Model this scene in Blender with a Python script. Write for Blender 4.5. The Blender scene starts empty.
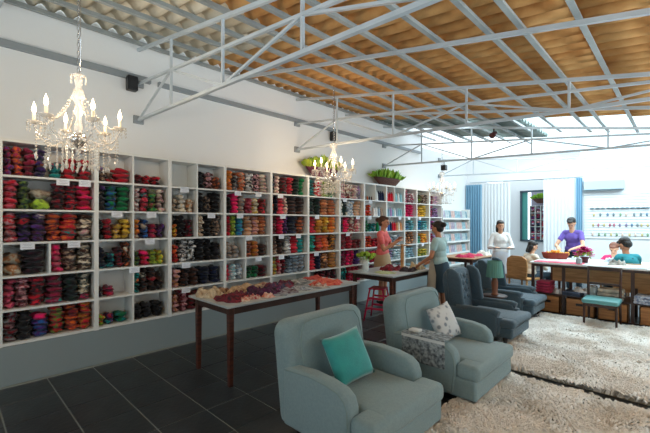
import bpy, bmesh, math, random
import numpy as np
from mathutils import Vector, Matrix, Euler
random.seed(7); np.random.seed(7)
R = math.radians
SC = bpy.context.scene
COL = SC.collection

# ------------------------------------------------------------------ camera
YAW = R(44.1); FPX = 371.0; CXP = 325.0; HYP = 222.0; CAMH = 1.6
cam = bpy.data.cameras.new('camera'); camo = bpy.data.objects.new('camera', cam); COL.objects.link(camo)
cam.sensor_width = 36; cam.lens = FPX / 650 * 36
cam.shift_y = (HYP - 216.5) / 650
cam.clip_start = .05; cam.clip_end = 200
camo.location = (0, 0, CAMH); camo.rotation_euler = (R(90), 0, YAW)
SC.camera = camo

# ------------------------------------------------------------------ world, light, exposure
SC.view_settings.view_transform = 'Standard'; SC.view_settings.look = 'None'
SC.view_settings.gamma = 1; SC.view_settings.use_curve_mapping = False
SC.view_settings.exposure = -0.35
W = bpy.data.worlds.new('world'); SC.world = W; W.use_nodes = True
bg = W.node_tree.nodes['Background']; bg.inputs[0].default_value = (.80, .93, 1, 1); bg.inputs[1].default_value = 2.5

def area(name, loc, rot, sx, sy, power, col=(1, 1, 1)):
    l = bpy.data.lights.new(name, 'AREA'); l.shape = 'RECTANGLE'; l.size = sx; l.size_y = sy; l.energy = power; l.color = col
    o = bpy.data.objects.new(name, l); o.location = loc; o.rotation_euler = rot; COL.objects.link(o); return o
# daylight through the glazed end of the roof; two unseen lamps are added to brighten the ceiling and upper wall
area('skylight', (-.6, 9.2, 3.9), (0, R(-8), 0), 5.5, 4.6, 600, (.80, .94, 1))
w1 = area('added_uplight_right', (3.15, 3.6, 1.3), (0, R(142), 0), 1.4, 6.0, 235, (.80, .93, 1)); w1.data.spread = R(95)   # added lamp out of view, tilted up to brighten the ceiling
w2 = area('added_uplight_front', (-1.2, -2.35, 1.5), (R(140), 0, 0), 4.6, 1.6, 60, (.78, .92, 1)); w2.data.spread = R(95)  # second added uplight, unseen behind the camera, aimed at the ceiling

# ------------------------------------------------------------------ helpers: picking world points
cY, sY = math.cos(YAW), math.sin(YAW)
def wall_y(px, X=-4.74):
    return -X / math.tan(YAW - math.atan((px - CXP) / FPX))
def depth(X, Y): return -sY * X + cY * Y
def wall_pt(px, py, X=-4.74):
    Y = wall_y(px, X); Z = depth(X, Y)
    return Vector((X, Y, CAMH + (HYP - py) / FPX * Z))

# ------------------------------------------------------------------ helpers: materials
def lin(h):
    h = h.lstrip('#'); v = [int(h[i:i+2], 16) / 255 for i in (0, 2, 4)]
    return tuple((x / 12.92 if x <= .04045 else ((x + .055) / 1.055) ** 2.4) for x in v) + (1,)
MATS = {}
def mat(name, col, rough=.6, col2=None, scale=8, bump=0, bscale=60, metal=0, spec=.5, emit=None, estr=0, trans=0, alpha=1, sheen=0, stretch=None, ntype='noise', sss=0):
    if name in MATS: return MATS[name]
    m = bpy.data.materials.new(name); m.use_nodes = True; nt = m.node_tree; N = nt.nodes; L = nt.links
    b = N['Principled BSDF']
    c = lin(col) if isinstance(col, str) else tuple(col) + (1,)
    b.inputs['Base Color'].default_value = c; b.inputs['Roughness'].default_value = rough
    b.inputs['Metallic'].default_value = metal; b.inputs['Specular IOR Level'].default_value = spec
    b.inputs['Transmission Weight'].default_value = trans; b.inputs['Alpha'].default_value = alpha
    b.inputs['Sheen Weight'].default_value = sheen
    if emit: b.inputs['Emission Color'].default_value = lin(emit); b.inputs['Emission Strength'].default_value = estr
    tc = N.new('ShaderNodeTexCoord'); mp = N.new('ShaderNodeMapping'); L.new(tc.outputs['Object'], mp.inputs[0])
    if stretch: mp.inputs['Scale'].default_value = stretch
    if col2:
        if ntype == 'wave':
            n = N.new('ShaderNodeTexWave'); n.inputs['Scale'].default_value = scale; n.inputs['Distortion'].default_value = 4; n.inputs['Detail'].default_value = 2
        elif ntype == 'voronoi':
            n = N.new('ShaderNodeTexVoronoi'); n.inputs['Scale'].default_value = scale
        else:
            n = N.new('ShaderNodeTexNoise'); n.inputs['Scale'].default_value = scale; n.inputs['Detail'].default_value = 5
        L.new(mp.outputs[0], n.inputs['Vector'])
        r = N.new('ShaderNodeValToRGB'); r.color_ramp.elements[0].position = .35; r.color_ramp.elements[1].position = .65
        r.color_ramp.elements[0].color = c; r.color_ramp.elements[1].color = lin(col2)
        L.new(n.outputs[0], r.inputs[0]); L.new(r.outputs[0], b.inputs['Base Color'])
    if bump:
        n2 = N.new('ShaderNodeTexNoise'); n2.inputs['Scale'].default_value = bscale; n2.inputs['Detail'].default_value = 3
        L.new(mp.outputs[0], n2.inputs['Vector'])
        bp = N.new('ShaderNodeBump'); bp.inputs['Strength'].default_value = bump; bp.inputs['Distance'].default_value = .01
        L.new(n2.outputs[0], bp.inputs['Height']); L.new(bp.outputs[0], b.inputs['Normal'])
    MATS[name] = m; return m

def yarn_mat(name, vertex):
    """one fibre material; its two colours come from the object (colour + 'tint' property) or from the mesh's colour attributes"""
    m = bpy.data.materials.new(name); m.use_nodes = True; nt = m.node_tree; N = nt.nodes; L = nt.links
    b = N['Principled BSDF']; b.inputs['Roughness'].default_value = .9; b.inputs['Specular IOR Level'].default_value = .15; b.inputs['Sheen Weight'].default_value = .15
    tc = N.new('ShaderNodeTexCoord')
    n = N.new('ShaderNodeTexNoise'); n.inputs['Scale'].default_value = 3.2 if not vertex else 26; n.inputs['Detail'].default_value = 2; n.noise_dimensions = '4D'
    L.new(tc.outputs['Object'], n.inputs['Vector'])
    ra = N.new('ShaderNodeObjectInfo'); ml = N.new('ShaderNodeMath'); ml.operation = 'MULTIPLY'; ml.inputs[1].default_value = 60; L.new(ra.outputs['Random'], ml.inputs[0]); L.new(ml.outputs[0], n.inputs['W'])
    r = N.new('ShaderNodeValToRGB'); r.color_ramp.elements[0].position = .46; r.color_ramp.elements[1].position = .56
    L.new(n.outputs[0], r.inputs[0])
    a1 = N.new('ShaderNodeAttribute'); a2 = N.new('ShaderNodeAttribute')
    if vertex:
        a1.attribute_name = 'yarn_a'; a2.attribute_name = 'yarn_b'; o1 = a1.outputs['Color']
    else:
        oi = N.new('ShaderNodeObjectInfo'); o1 = oi.outputs['Color']; a2.attribute_type = 'OBJECT'; a2.attribute_name = 'tint'
    mx = N.new('ShaderNodeMix'); mx.data_type = 'RGBA'
    L.new(r.outputs[0], mx.inputs[0]); L.new(o1, mx.inputs[6]); L.new(a2.outputs['Color'], mx.inputs[7])
    L.new(mx.outputs[2], b.inputs['Base Color'])
    w = N.new('ShaderNodeTexNoise'); w.inputs['Scale'].default_value = 160 if vertex else 22
    L.new(tc.outputs['Object'], w.inputs['Vector'])
    bp = N.new('ShaderNodeBump'); bp.inputs['Strength'].default_value = .5; bp.inputs['Distance'].default_value = .004
    L.new(w.outputs[0], bp.inputs['Height']); L.new(bp.outputs[0], b.inputs['Normal'])
    return m
YARN = yarn_mat('yarn_fibre', False); YARNV = yarn_mat('yarn_fibre_bulk', True)

M_wall = mat('white_plaster', '#e9ebec', .85, bump=.15, bscale=30)
M_shelf = mat('white_lacquer_board', '#e4e6e3', .45)
M_plinth = mat('blue_grey_plinth', '#8c9a9d', .55)
M_slate = mat('slate_tile', '#24292b', .34, '#30363a', 5, bump=.25, bscale=25)
M_grout = mat('grout', '#949a97', .9)
M_steel = mat('painted_steel', '#ccd4da', .45, '#bcc6cc', 4)
M_purlin = mat('galvanised_purlin', '#a3a9a8', .5, '#8f9595', 3)
M_sheet3 = mat('pale_roof_sheet', '#e2dccb', .85, '#cdbd9f', 2.2, bump=.3, bscale=20)
M_sheet = mat('weathered_roof_sheet', '#eab878', .85, '#c2803f', 2.2, bump=.3, bscale=20)
M_sheet2 = mat('grey_roof_sheet', '#93a09c', .85, '#6f7f7c', 2.5, bump=.3)
M_gut = mat('grey_conduit', '#8f979c', .5)
M_dwood = mat('dark_red_wood', '#5d3122', .4, '#3f2018', 3, stretch=(1, 1, 14), bump=.1)
M_dwoodh = mat('dark_brown_wood', '#46291d', .45, '#2d1a13', 4, stretch=(12, 1, 1))
M_lwood = mat('honey_wood', '#cf9d66', .5, '#ad7c4a', 4, stretch=(1, 1, 8))
M_crate = mat('crate_wood', '#b57e4a', .6, '#8f6036', 3, stretch=(1, 1, 10))
M_top = mat('grey_table_top', '#b7bfc0', .35, '#a5adae', 3)
M_white = mat('white_paint', '#eef1f2', .5)
M_cuph = mat('sage_upholstery', '#849ca0', .85, '#7d9599', 60, bump=.35, bscale=350, sheen=.2)
M_cuphd = mat('petrol_upholstery', '#465d6b', .75, '#3c525f', 60, bump=.3, bscale=300, sheen=.2)
M_pipe = mat('sage_piping', '#7b9291', .8)
M_tealc = mat('teal_velvet', '#249c98', .7, '#21908e', 12, bump=.2, bscale=90, sheen=.5)
M_black = mat('black_plastic', '#15171a', .4)
M_blackw = mat('black_stained_wood', '#1b1513', .5)
M_glass = mat('crystal_glass', '#ffffff', .03, trans=.55, spec=1, alpha=.85)
M_crystal = mat('crystal_bead', '#f4ede2', .08, spec=1, alpha=.75)
M_silver = mat('polished_chrome', '#cfcfd2', .15, metal=1)
M_flame = mat('bulb_glow', '#fff2dd', .3, emit='#ffd9a0', estr=24)
M_candle = mat('candle_sleeve', '#f3ecd8', .5, emit='#ffd9a0', estr=.4)
M_card = mat('card_paper', '#e6ebf3', .7)
M_ink = mat('pencil_grey', '#8f97a6', .8)
M_skin = mat('skin', '#c98d6b', .55, '#bd8060', 8)
M_skin2 = mat('skin_light', '#dba98a', .55, '#d09c7c', 8)
M_hair = mat('dark_hair', '#1d1512', .5, bump=.4, bscale=120)
M_hairb = mat('brown_hair', '#4a2c1b', .5, bump=.4, bscale=120)
M_hairr = mat('auburn_hair', '#7a4630', .5, bump=.4, bscale=120)
M_lip = mat('lip', '#9c4a42', .5)
M_eye = mat('eye_dark', '#18110e', .3)
M_leaf = mat('fresh_leaf', '#a5cc3c', .55, '#6fa42e', 6)
M_leaf2 = mat('yellow_green_leaf', '#c2c846', .55, '#7fae3c', 9)
M_basket = mat('brown_basket', '#5a3428', .8, '#3c211a', 30, ntype='wave', bump=.4)
M_basketp = mat('plum_basket', '#7a3450', .8, '#4a2130', 30, ntype='wave', bump=.4)

# ------------------------------------------------------------------ helpers: mesh
class MB:
    def __init__(s): s.v = []; s.f = []; s.sm = []
    def add(s, vs, fs, smooth=False, mtx=None):
        o = len(s.v)
        if mtx is not None: vs = [mtx @ Vector(p) for p in vs]
        s.v += [tuple(p) for p in vs]; s.f += [tuple(i + o for i in f) for f in fs]; s.sm += [smooth] * len(fs)
        return s
    def box(s, c, d, rot=None):
        x, y, z = d[0] / 2, d[1] / 2, d[2] / 2
        vs = [Vector((i * x, j * y, k * z)) for i in (-1, 1) for j in (-1, 1) for k in (-1, 1)]
        if rot is not None:
            rm = Euler(rot).to_matrix() if not isinstance(rot, Matrix) else rot
            vs = [rm @ p for p in vs]
        vs = [p + Vector(c) for p in vs]
        return s.add(vs, [(0, 1, 3, 2), (4, 6, 7, 5), (0, 4, 5, 1), (2, 3, 7, 6), (0, 2, 6, 4), (1, 5, 7, 3)])
    def b2(s, lo, hi): return s.box([(a + b) / 2 for a, b in zip(lo, hi)], [b - a for a, b in zip(lo, hi)])
    def tube(s, pts, rad, n=8, caps=True, flat=1.0):
        pts = [Vector(p) for p in pts]; k = len(pts)
        rs = rad if isinstance(rad, (list, tuple)) else [rad] * k
        vs = []; fs = []; up = None
        for i, p in enumerate(pts):
            t = (pts[min(i + 1, k - 1)] - pts[max(i - 1, 0)])
            t = t.normalized() if t.length > 1e-9 else Vector((0, 0, 1))
            if up is None: up = Vector((0, 0, 1)) if abs(t.z) < .9 else Vector((1, 0, 0))
            a = t.cross(up); a = a.normalized() if a.length > 1e-6 else t.orthogonal().normalized()
            b = a.cross(t).normalized(); up = b
            for j in range(n):
                q = 2 * math.pi * j / n
                vs.append(p + a * math.cos(q) * rs[i] + b * math.sin(q) * rs[i] * flat)
        for i in range(k - 1):
            for j in range(n):
                fs.append((i * n + j, i * n + (j + 1) % n, (i + 1) * n + (j + 1) % n, (i + 1) * n + j))
        s.add(vs, fs, True)
        if caps:
            o = len(s.v) - k * n
            s.f += [tuple(o + j for j in range(n))[::-1], tuple(o + (k - 1) * n + j for j in range(n))]; s.sm += [False, False]
        return s
    def lathe(s, prof, c=(0, 0, 0), n=16, smooth=True):
        vs = []; fs = []
        for r, z in prof:
            for j in range(n):
                q = 2 * math.pi * j / n; vs.append((c[0] + r * math.cos(q), c[1] + r * math.sin(q), c[2] + z))
        for i in range(len(prof) - 1):
            for j in range(n): fs.append((i * n + j, i * n + (j + 1) % n, (i + 1) * n + (j + 1) % n, (i + 1) * n + j))
        fs.append(tuple(range(n))[::-1]); fs.append(tuple((len(prof) - 1) * n + j for j in range(n)))
        s.add(vs, fs, smooth); return s
    def ell(s, c, r, n=10, m=6, rot=None):
        vs = []; fs = []
        rm = Euler(rot).to_matrix() if rot is not None else Matrix.Identity(3)
        for i in range(m + 1):
            t = math.pi * i / m
            for j in range(n):
                q = 2 * math.pi * j / n
                vs.append(Vector(c) + rm @ Vector((r[0] * math.sin(t) * math.cos(q), r[1] * math.sin(t) * math.sin(q), r[2] * math.cos(t))))
        for i in range(m):
            for j in range(n): fs.append((i * n + j, (i + 1) * n + j, (i + 1) * n + (j + 1) % n, i * n + (j + 1) % n))
        return s.add(vs, fs, True)
    def octa(s, c, r, h=None):
        h = h or r; x, y, z = c
        return s.add([(x + r, y, z), (x, y + r, z), (x - r, y, z), (x, y - r, z), (x, y, z + h), (x, y, z - h)],
                     [(0, 1, 4), (1, 2, 4), (2, 3, 4), (3, 0, 4), (1, 0, 5), (2, 1, 5), (3, 2, 5), (0, 3, 5)])
    def prism(s, poly, lo, hi, axis='y', smooth=False):
        n = len(poly); vs = []
        for t in (lo, hi):
            for a, b in poly:
                vs.append({'y': (a, t, b), 'x': (t, a, b), 'z': (a, b, t)}[axis])
        fs = [tuple(range(n)), tuple(range(2 * n - 1, n - 1, -1))] + [(i, n + i, n + (i + 1) % n, (i + 1) % n) for i in range(n)]
        return s.add(vs, fs, smooth)
    def mesh(s, name, m):
        me = bpy.data.meshes.new(name); me.from_pydata(s.v, [], s.f)
        me.polygons.foreach_set('use_smooth', s.sm)
        if m: me.materials.append(m)
        me.update(); return me
    def build(s, name, m, parent=None, bevel=0, seg=2, smooth_all=False, sub=0):
        me = s.mesh(name, m)
        bm = bmesh.new(); bm.from_mesh(me)
        bmesh.ops.recalc_face_normals(bm, faces=bm.faces)
        bm.to_mesh(me); bm.free()
        o = bpy.data.objects.new(name, me); COL.objects.link(o)
        if bevel or sub:
            if bevel:
                b = o.modifiers.new('b', 'BEVEL'); b.width = bevel; b.segments = seg; b.limit_method = 'ANGLE'; b.angle_limit = R(35)
            if sub:
                q = o.modifiers.new('s', 'SUBSURF'); q.levels = sub; q.render_levels = sub
            dg = bpy.context.evaluated_depsgraph_get(); nm = bpy.data.meshes.new_from_object(o.evaluated_get(dg))
            o.modifiers.clear(); old = o.data; o.data = nm; nm.name = name; bpy.data.meshes.remove(old)
            if smooth_all: nm.polygons.foreach_set('use_smooth', [True] * len(nm.polygons))
        if parent: o.parent = parent
        return o

def obj(name, me, parent=None):
    o = bpy.data.objects.new(name, me); COL.objects.link(o)
    if parent: o.parent = parent
    return o
def tag(o, label=None, cat=None, group=None, kind=None):
    if label: o['label'] = label
    if cat: o['category'] = cat
    if group: o['group'] = group
    if kind: o['kind'] = kind
    return o
def empty(name, loc, rz=0, label=None, cat=None, group=None):
    o = bpy.data.objects.new(name, None); COL.objects.link(o); o.empty_display_size = .1
    o.location = loc; o.rotation_euler = (0, 0, rz); return tag(o, label, cat, group)
def dup(o, parent=None):
    c = o.copy(); COL.objects.link(c)
    if parent: c.parent = parent
    for ch in list(o.children): dup(ch, c)
    return c
def struct(o): o['kind'] = 'structure'; return o

# ------------------------------------------------------------------ floor: slate tiles in grout
XW, XR, YF, YB = -5.05, 3.3, -2.5, 15.1
fl = MB(); fl.b2((XW - .1, YF - .1, -.12), (XR + .1, YB + .2, -.006)); floor = struct(fl.build('floor', M_grout))
tp, tq = .44, .41
tm = MB(); tm.b2((-.430/2, -.400/2, -.012), (.430/2, .400/2, 0)); tm_me = tm.build('tile', M_slate, bevel=.003, seg=1)
tile_mesh = tm_me.data; bpy.data.objects.remove(tm_me)
cells = []
for i in range(-12, 20):
    for j in range(-12, 40):
        x = -3.37 - .22 + tp * i; y = 1.16 + .205 + tq * j
        if XW + .28 < x < XR and YF + .1 < y < YB: cells.append((x, y))
def vis(x, y):
    Z = depth(x, y); l = cY * x + sY * y
    if Z < .8: return -1
    px = CXP + FPX * l / Z; py = HYP + FPX * CAMH / Z
    hid = (x > -2.3 and x < -1.2 and 1.5 < y < 8) or (x > -1.9 and 1 < y < 7.4)
    return -1 if (px < -40 or px > 690 or py > 475 or hid) else 1 / Z
cells.sort(key=lambda c: -vis(*c))
rest = MB()
for k, (x, y) in enumerate(cells):
    if k < 300 and vis(x, y) > 0:
        o = obj('tile', tile_mesh, floor); o.location = (x, y, 0)
    else:
        rest.b2((x - .217, y - .202, -.012), (x + .217, y + .202, 0))
tag(rest.build('tiles', M_slate, floor), kind='stuff')

# ------------------------------------------------------------------ room shell
def HR(X): return 3.86 - .18 * (X + 5.05)          # underside of the lean-to roof
w = MB(); w.b2((XW - .15, YF, 0), (XW, 8.9, 4.02)); w.b2((XW - .15, 8.9, 0), (XW, 11.95, 3.6)); w.b2((XW-.15, 11.95, 0), (XW, YB, 3.0)); wl = struct(w.build('wall_left', M_wall))
w = MB(); w.b2((-5.05, -2.65, 0), (-3.6, -2.5, 4.0)); w.b2((1.2, -2.65, 0), (XR, -2.5, 2.7)); w.b2((-3.6, -2.65, 2.75), (1.2, -2.5, 3.8)); w.b2((-3.6, -2.65, 0), (1.2, -2.5, .7))
struct(w.build('wall_front', M_wall))
w = MB(); w.b2((XR, YF, 0), (XR + .15, 13.2, .6)); w.b2((XR, YF, 2.2), (XR + .15, 13.2, 2.5)); w.b2((XR, YF, .6), (XR + .15, .4, 2.2)); w.b2((XR, 6.8, .6), (XR + .15, 13.2, 2.2))
struct(w.build('wall_right', M_wall))
win = MB()
for y in (.4, 2.0, 3.6, 5.2, 6.8): win.b2((XR + .02, y - .03, .6), (XR + .1, y + .03, 2.2))
win.b2((XR + .02, .4, .6), (XR + .1, 6.8, .66)); win.b2((XR + .02, .4, 2.14), (XR + .1, 6.8, 2.2)); struct(win.build('window_1', M_white))

# back wall turned a little from square, with a wide curtained opening
B0 = Vector((-5.05, 11.8, 0)); BD = Vector((.973, .232, 0)).normalized(); BN = Vector((BD.y, -BD.x, 0))   # BN towards the room
BROT = math.atan2(BD.y, BD.x)
def bpt(t, z=0, off=0): return B0 + BD * t + BN * off + Vector((0, 0, z))
def back_t(px):            # distance along the back wall of the sight line at px
    a = YAW - math.atan((px - CXP) / FPX); d = Vector((-math.sin(a), math.cos(a), 0))
    # o + d*s = B0 + BD*t
    det = d.x * -BD.y + BD.x * d.y
    t = (d.x * B0.y - d.y * B0.x) / (d.y * BD.x - d.x * BD.y) * 1.0
    return t
T_open0, T_open1 = .35, back_t(580)
def wallbox(mb, t0, t1, z0, z1, o0=-.15, o1=0):
    c = bpt((t0 + t1) / 2, (z0 + z1) / 2, (o0 + o1) / 2); mb.box(c, (t1 - t0, o1 - o0, z1 - z0), (0, 0, BROT))
w = MB(); wallbox(w, 0, T_open0, 0, 3.6); wallbox(w, T_open0, T_open1, 2.86, 3.6); wallbox(w, T_open1, 8.9, 0, 3.1)
wb = struct(w.build('wall_back', M_wall))
# recess behind the opening
w = MB(); w.b2((-5.05, 15.1, 0), (-4.42, 15.25, 3.4)); w.b2((-3.42, 15.1, 0), (2.0, 15.25, 3.4)); w.b2((-4.42, 15.1, 0), (-3.42, 15.25, .89)); w.b2((-4.42, 15.1, 2.76), (-3.42, 15.25, 3.4))
struct(w.build('wall_recess', M_wall))
bs = MB(); bs.b2((-5.0, 15.07, 0), (2, 15.1, .12)); struct(bs.build('baseboard_recess', mat('teal_grey_skirting', '#53676b', .6)))

# ------------------------------------------------------------------ roof: purlins, corrugated sheets, rafters, trusses
PX = [-5.0, -4.46, -3.95, -3.45, -3.0, -2.57, -2.15, -1.63, -1.18, -.55, -.05, .5, 1.05, 1.65, 2.25, 2.85, 3.35]
ceil = struct(empty('ceiling', (0, 0, 0)))
def corr_mesh(wx, ly, name):
    nx, pitch, amp = 1, .1766, .036; n = int(round(ly / pitch)) * 6
    vs = []; fs = []
    for t in (0, .012):
        for i in (0, 1):
            for j in range(n + 1):
                y = ly * j / n; vs.append((wx * i, y, t + amp * math.cos(2 * math.pi * y / pitch)))
    q = n + 1
    for j in range(n):
        fs.append((j, q + j, q + j + 1, j + 1)); fs.append((2*q + j, 2*q + j + 1, 3*q + j + 1, 3*q + j))
        fs.append((j, j + 1, 2*q + j + 1, 2*q + j)); fs.append((q + j, 3*q + j, 3*q + j + 1, q + j + 1))
    mb = MB(); mb.add(vs, fs, True); me = mb.mesh(name, None); return me
sheet_cache = {}
def sheet(x0, x1, y0, ly, material):
    key = (round(x1 - x0, 3), ly, material.name)
    if key not in sheet_cache:
        wx = (x1 - x0) / math.cos(math.atan(.18)) + .09
        me = corr_mesh(wx, ly, 'roof_sheet'); me.materials.append(material); sheet_cache[key] = me
    o = obj('roof_sheet', sheet_cache[key], ceil)
    o.location = (x0 - .04, y0, HR(x0) + .095); o.rotation_euler = (0, math.atan(.18) - .06, 0)
    return o
for i in range(len(PX) - 1):
    x0, x1 = PX[i], PX[i + 1]
    y = -2.6
    while y < 6.3:
        ly = 1.0596
        sheet(x0, x1, y, ly, M_sheet3 if (x0 < -3.2 and y < 2.5) or (x0 < -2.4 and y < .6) else M_sheet); y += ly - .001
# dark opaque end of the roof beside the left wall
for i in range(0, 6):
    x0, x1 = PX[i], PX[i + 1]; n = 1 if x0 < -4.2 else 2
    yy = 6.93
    for k in range(n): sheet(x0, x1, yy, 1.0596, M_sheet2); yy += 1.0586
for x in PX + [-.93]:
    mb = MB(); mb.b2((-.014, -2.6, 0), (.014, 7.9 if x > -2.3 else 9.6, .045)); mb.b2((-.014, -2.6, -.004), (.028, 7.9 if x > -2.3 else 9.6, .004))
    o = mb.build('purlin', M_purlin, ceil); o.location = (x, 0, HR(x) + .008)
# glass part of the roof (thin panes over the bright end)
M_pane = bpy.data.materials.new('clear_roof_pane'); M_pane.use_nodes = True
_n = M_pane.node_tree.nodes; _l = M_pane.node_tree.links; _n.remove(_n['Principled BSDF'])
_t = _n.new('ShaderNodeBsdfTransparent'); _t.inputs[0].default_value = (.93, .97, .98, 1); _g = _n.new('ShaderNodeBsdfGlossy'); _g.inputs['Roughness'].default_value = .05
_x = _n.new('ShaderNodeMixShader'); _x.inputs[0].default_value = .05
_l.new(_t.outputs[0], _x.inputs[1]); _l.new(_g.outputs[0], _x.inputs[2]); _l.new(_x.outputs[0], _n['Material Output'].inputs[0])
for i in range(5, len(PX) - 1, 2):
    x0, x1 = PX[i], PX[min(i + 2, len(PX) - 1)]
    mb = MB(); mb.add([(x0, 7.05, HR(x0) + .13), (x1, 7.05, HR(x1) + .13), (x1, 13.5, HR(x1) + .13), (x0, 13.5, HR(x0) + .13)], [(0, 1, 2, 3)])
    mb.add([(x0, 7.05, HR(x0) + .14), (x1, 7.05, HR(x1) + .14), (x1, 13.5, HR(x1) + .14), (x0, 13.5, HR(x0) + .14)], [(0, 1, 2, 3)])
    mb.build('roof_pane', M_pane, ceil)
def beam(mb, p, q, w, h):
    p, q = Vector(p), Vector(q); d = (q - p); L = d.length; d.normalize()
    side = Vector((0, 1, 0)); up = d.cross(side); up.normalize()
    m = Matrix((d, side, up)).transposed(); mb.box((p + q) / 2, (L, w, h), m); return mb
K = 1.065
raft = []
for k in range(-3, 5):
    Y = 1.755 + 1.355 * k
    if Y > 7.2: break
    mb = MB(); beam(mb, (XW, Y, HR(XW) - .05), (XR, Y, HR(XR) - .05), .03, .036); mb.build('rafter', M_steel, ceil)
NX = [-4.06, -2.98, -1.92, -.85, .2, 1.1]
for ti, Y in enumerate([-.95, 1.755, 4.47, 7.18, 9.9]):
    tr = empty('roof_truss', (0, Y, 0), 0,
               ['white steel roof truss behind the viewpoint', 'nearest white steel truss, its left end above the first bays of the yarn shelf',
                'white steel truss directly above the second chandelier', 'thin white truss below the edge of the glazed roof, third from the left front',
                'farthest pale truss in front of the curtained back wall'][ti], 'roof truss', 'roof trusses across the shop')
    zb = lambda X: 2.91 - .04 * (X + 5.05)
    zu = lambda X: 3.378 - .105 * (X + 5.05)
    zr = lambda X: HR(X) - .07
    mb = MB(); beam(mb, (XW, 0, zb(XW)), (1.3, 0, zb(1.3)), .034, .032); mb.build('bottom_chord', M_steel, tr)
    mb = MB(); beam(mb, (XW, 0, zu(XW)), (1.3, 0, zu(1.3)), .03, .026); mb.build('top_chord', M_steel, tr)
    lower = True
    for i, x in enumerate(NX):
        top = zr(x) if (ti < 4) else zu(x)
        mb = MB(); mb.b2((x - .011, -.012, zb(x)), (x + .011, .012, top)); mb.build('upright', M_steel, tr)
    seq = [(XW + .03, zb(XW)), (NX[0], zu(NX[0])), (NX[1], zb(NX[1])), (NX[2], zu(NX[2])), (NX[3], zb(NX[3])), (NX[4], zu(NX[4]))]
    for a, b in zip(seq, seq[1:]):
        mb = MB(); beam(mb, (a[0], .0, a[1]), (b[0], .0, b[1]), .022, .02); mb.build('diagonal', M_steel, tr)
    mb = MB(); mb.b2((XW, -.06, zb(XW) - .05), (XW + .03, .06, zb(XW) + .05)); mb.build('wall_plate', M_gut, tr); mb = MB(); mb.b2((XW, -.06, zu(XW) - .05), (XW + .03, .06, zu(XW) + .05)); mb.build('wall_plate', M_gut, tr)
# conduit along the left wall
c = MB(); c.b2((XW, -2.5, 3.405), (XW + .05, 1.9, 3.475)); c.b2((XW, 2.0, 3.40), (XW + .05, 8.8, 3.46)); struct(c.build('trim_1', M_gut))


# ------------------------------------------------------------------ shelving
BAYS = [.385, 1.206, 2.034, 2.827, 3.663, 4.475, 5.304, 6.065, 6.86, 7.597, 8.153, 8.788, 9.467]
XFS = -4.74; XBK = -5.045; BT = .02
ZR = [.412, .738, 1.066, 1.398, 1.728, 2.062, 2.414]           # board tops, bottom one first; [6] is the crown
def cell_z(r): return ZR[6 - r]                    # r = 1 is the top row
midc = {1: {4: 50}, 2: {r: 133.5 for r in range(1, 7)}, 3: {1: 197.5, 2: 197.5, 3: 197.5}, 4: {5: 246, 6: 246}, 8: {r: 376 for r in (1,)}, 9: {1: 395}}
midc[4] = {4: 246, 5: 246}
ordw = ['first', 'second', 'third', 'fourth', 'fifth', 'sixth', 'seventh', 'eighth', 'ninth', 'tenth', 'eleventh', 'twelfth']
for b in range(12):
    y0, y1 = BAYS[b], BAYS[b + 1]
    pos = ordw[b] + ' from the left'
    if b == 0: pos = 'at the left edge of the photo'
    if b == 11: pos = 'at the far end of the row'
    e = empty('shelf_unit', (XFS, (y0 + y1) / 2, 0), 0, 'white open shelf unit of the yarn wall, ' + pos, 'shelf', 'white yarn shelf units along the left wall')
    def P(name, lo, hi, mt=M_shelf):
        mb = MB(); mb.b2((lo[0] - XFS, lo[1] - (y0 + y1) / 2, lo[2]), (hi[0] - XFS, hi[1] - (y0 + y1) / 2, hi[2])); return mb.build(name, mt, e)
    sw = .022 if b > 0 else .022
    P('side_panel', (XBK, y0, .383), (XFS, y0 + sw, 2.42)); P('side_panel', (XBK, y1 - sw, .383), (XFS, y1, 2.42))
    P('back_panel', (XBK, y0 + sw, .40), (XBK + .012, y1 - sw, 2.392))
    P('plinth', (XFS - .04, y0, 0), (XFS - .002, y1, .382), M_plinth); P('plinth_return', (XBK, y0, 0), (XFS - .04, y0 + .02, .382), M_plinth); P('plinth_return', (XBK, y1 - .02, 0), (XFS - .04, y1, .382), M_plinth)
    for k in range(7):
        P('top_board' if k == 6 else 'shelf_board', (XBK + .012, y0 + sw, ZR[k] - BT - (.005 if k in (0, 6) else 0)), (XFS - .002, y1 - sw, ZR[k] + (.006 if k == 6 else 0)))
    for r, px in midc.get(b + 1, {}).items():
        ym = wall_y(px); P('divider', (XBK + .012, ym - .009, cell_z(r)), (XFS - .004, ym + .009, ZR[7 - r] - BT - (.005 if r == 1 else 0)))

# ------------------------------------------------------------------ yarn: skeins, balls, cones
def skein_verts(rng, n=10, m=9):
    """twisted hank lying along x: lobed rope whose front end folds over into a knot; unit size 1 x 1 x 1"""
    tw = rng.choice((-1, 1)) * rng.uniform(2.2, 3.4); nl = rng.choice((2, 3, 3)); lobe = rng.uniform(.2, .3); ph = rng.uniform(0, 6); vs = []; fs = []
    for i in range(m):
        t = i / (m - 1); x = t - .5
        env = (1 - abs(2 * t - 1) ** 2.6) ** .5 if 0 < t < 1 else .05
        env = max(env, .22) * (1 + .10 * math.sin(9 * t))
        for j in range(n):
            q = 2 * math.pi * j / n
            lob = .92 + lobe * math.cos(nl * q + tw * t * 3 + ph) + .07 * math.cos(5 * q - 4 * t)
            vs.append((x, .5 * env * lob * math.cos(q), .5 * env * (lob * .92) * math.sin(q)))
    for i in range(m - 1):
        for j in range(n): fs.append((i * n + j, i * n + (j + 1) % n, (i + 1) * n + (j + 1) % n, (i + 1) * n + j))
    fs.append(tuple(range(n))[::-1]); fs.append(tuple((m - 1) * n + j for j in range(n)))
    return vs, fs
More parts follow.
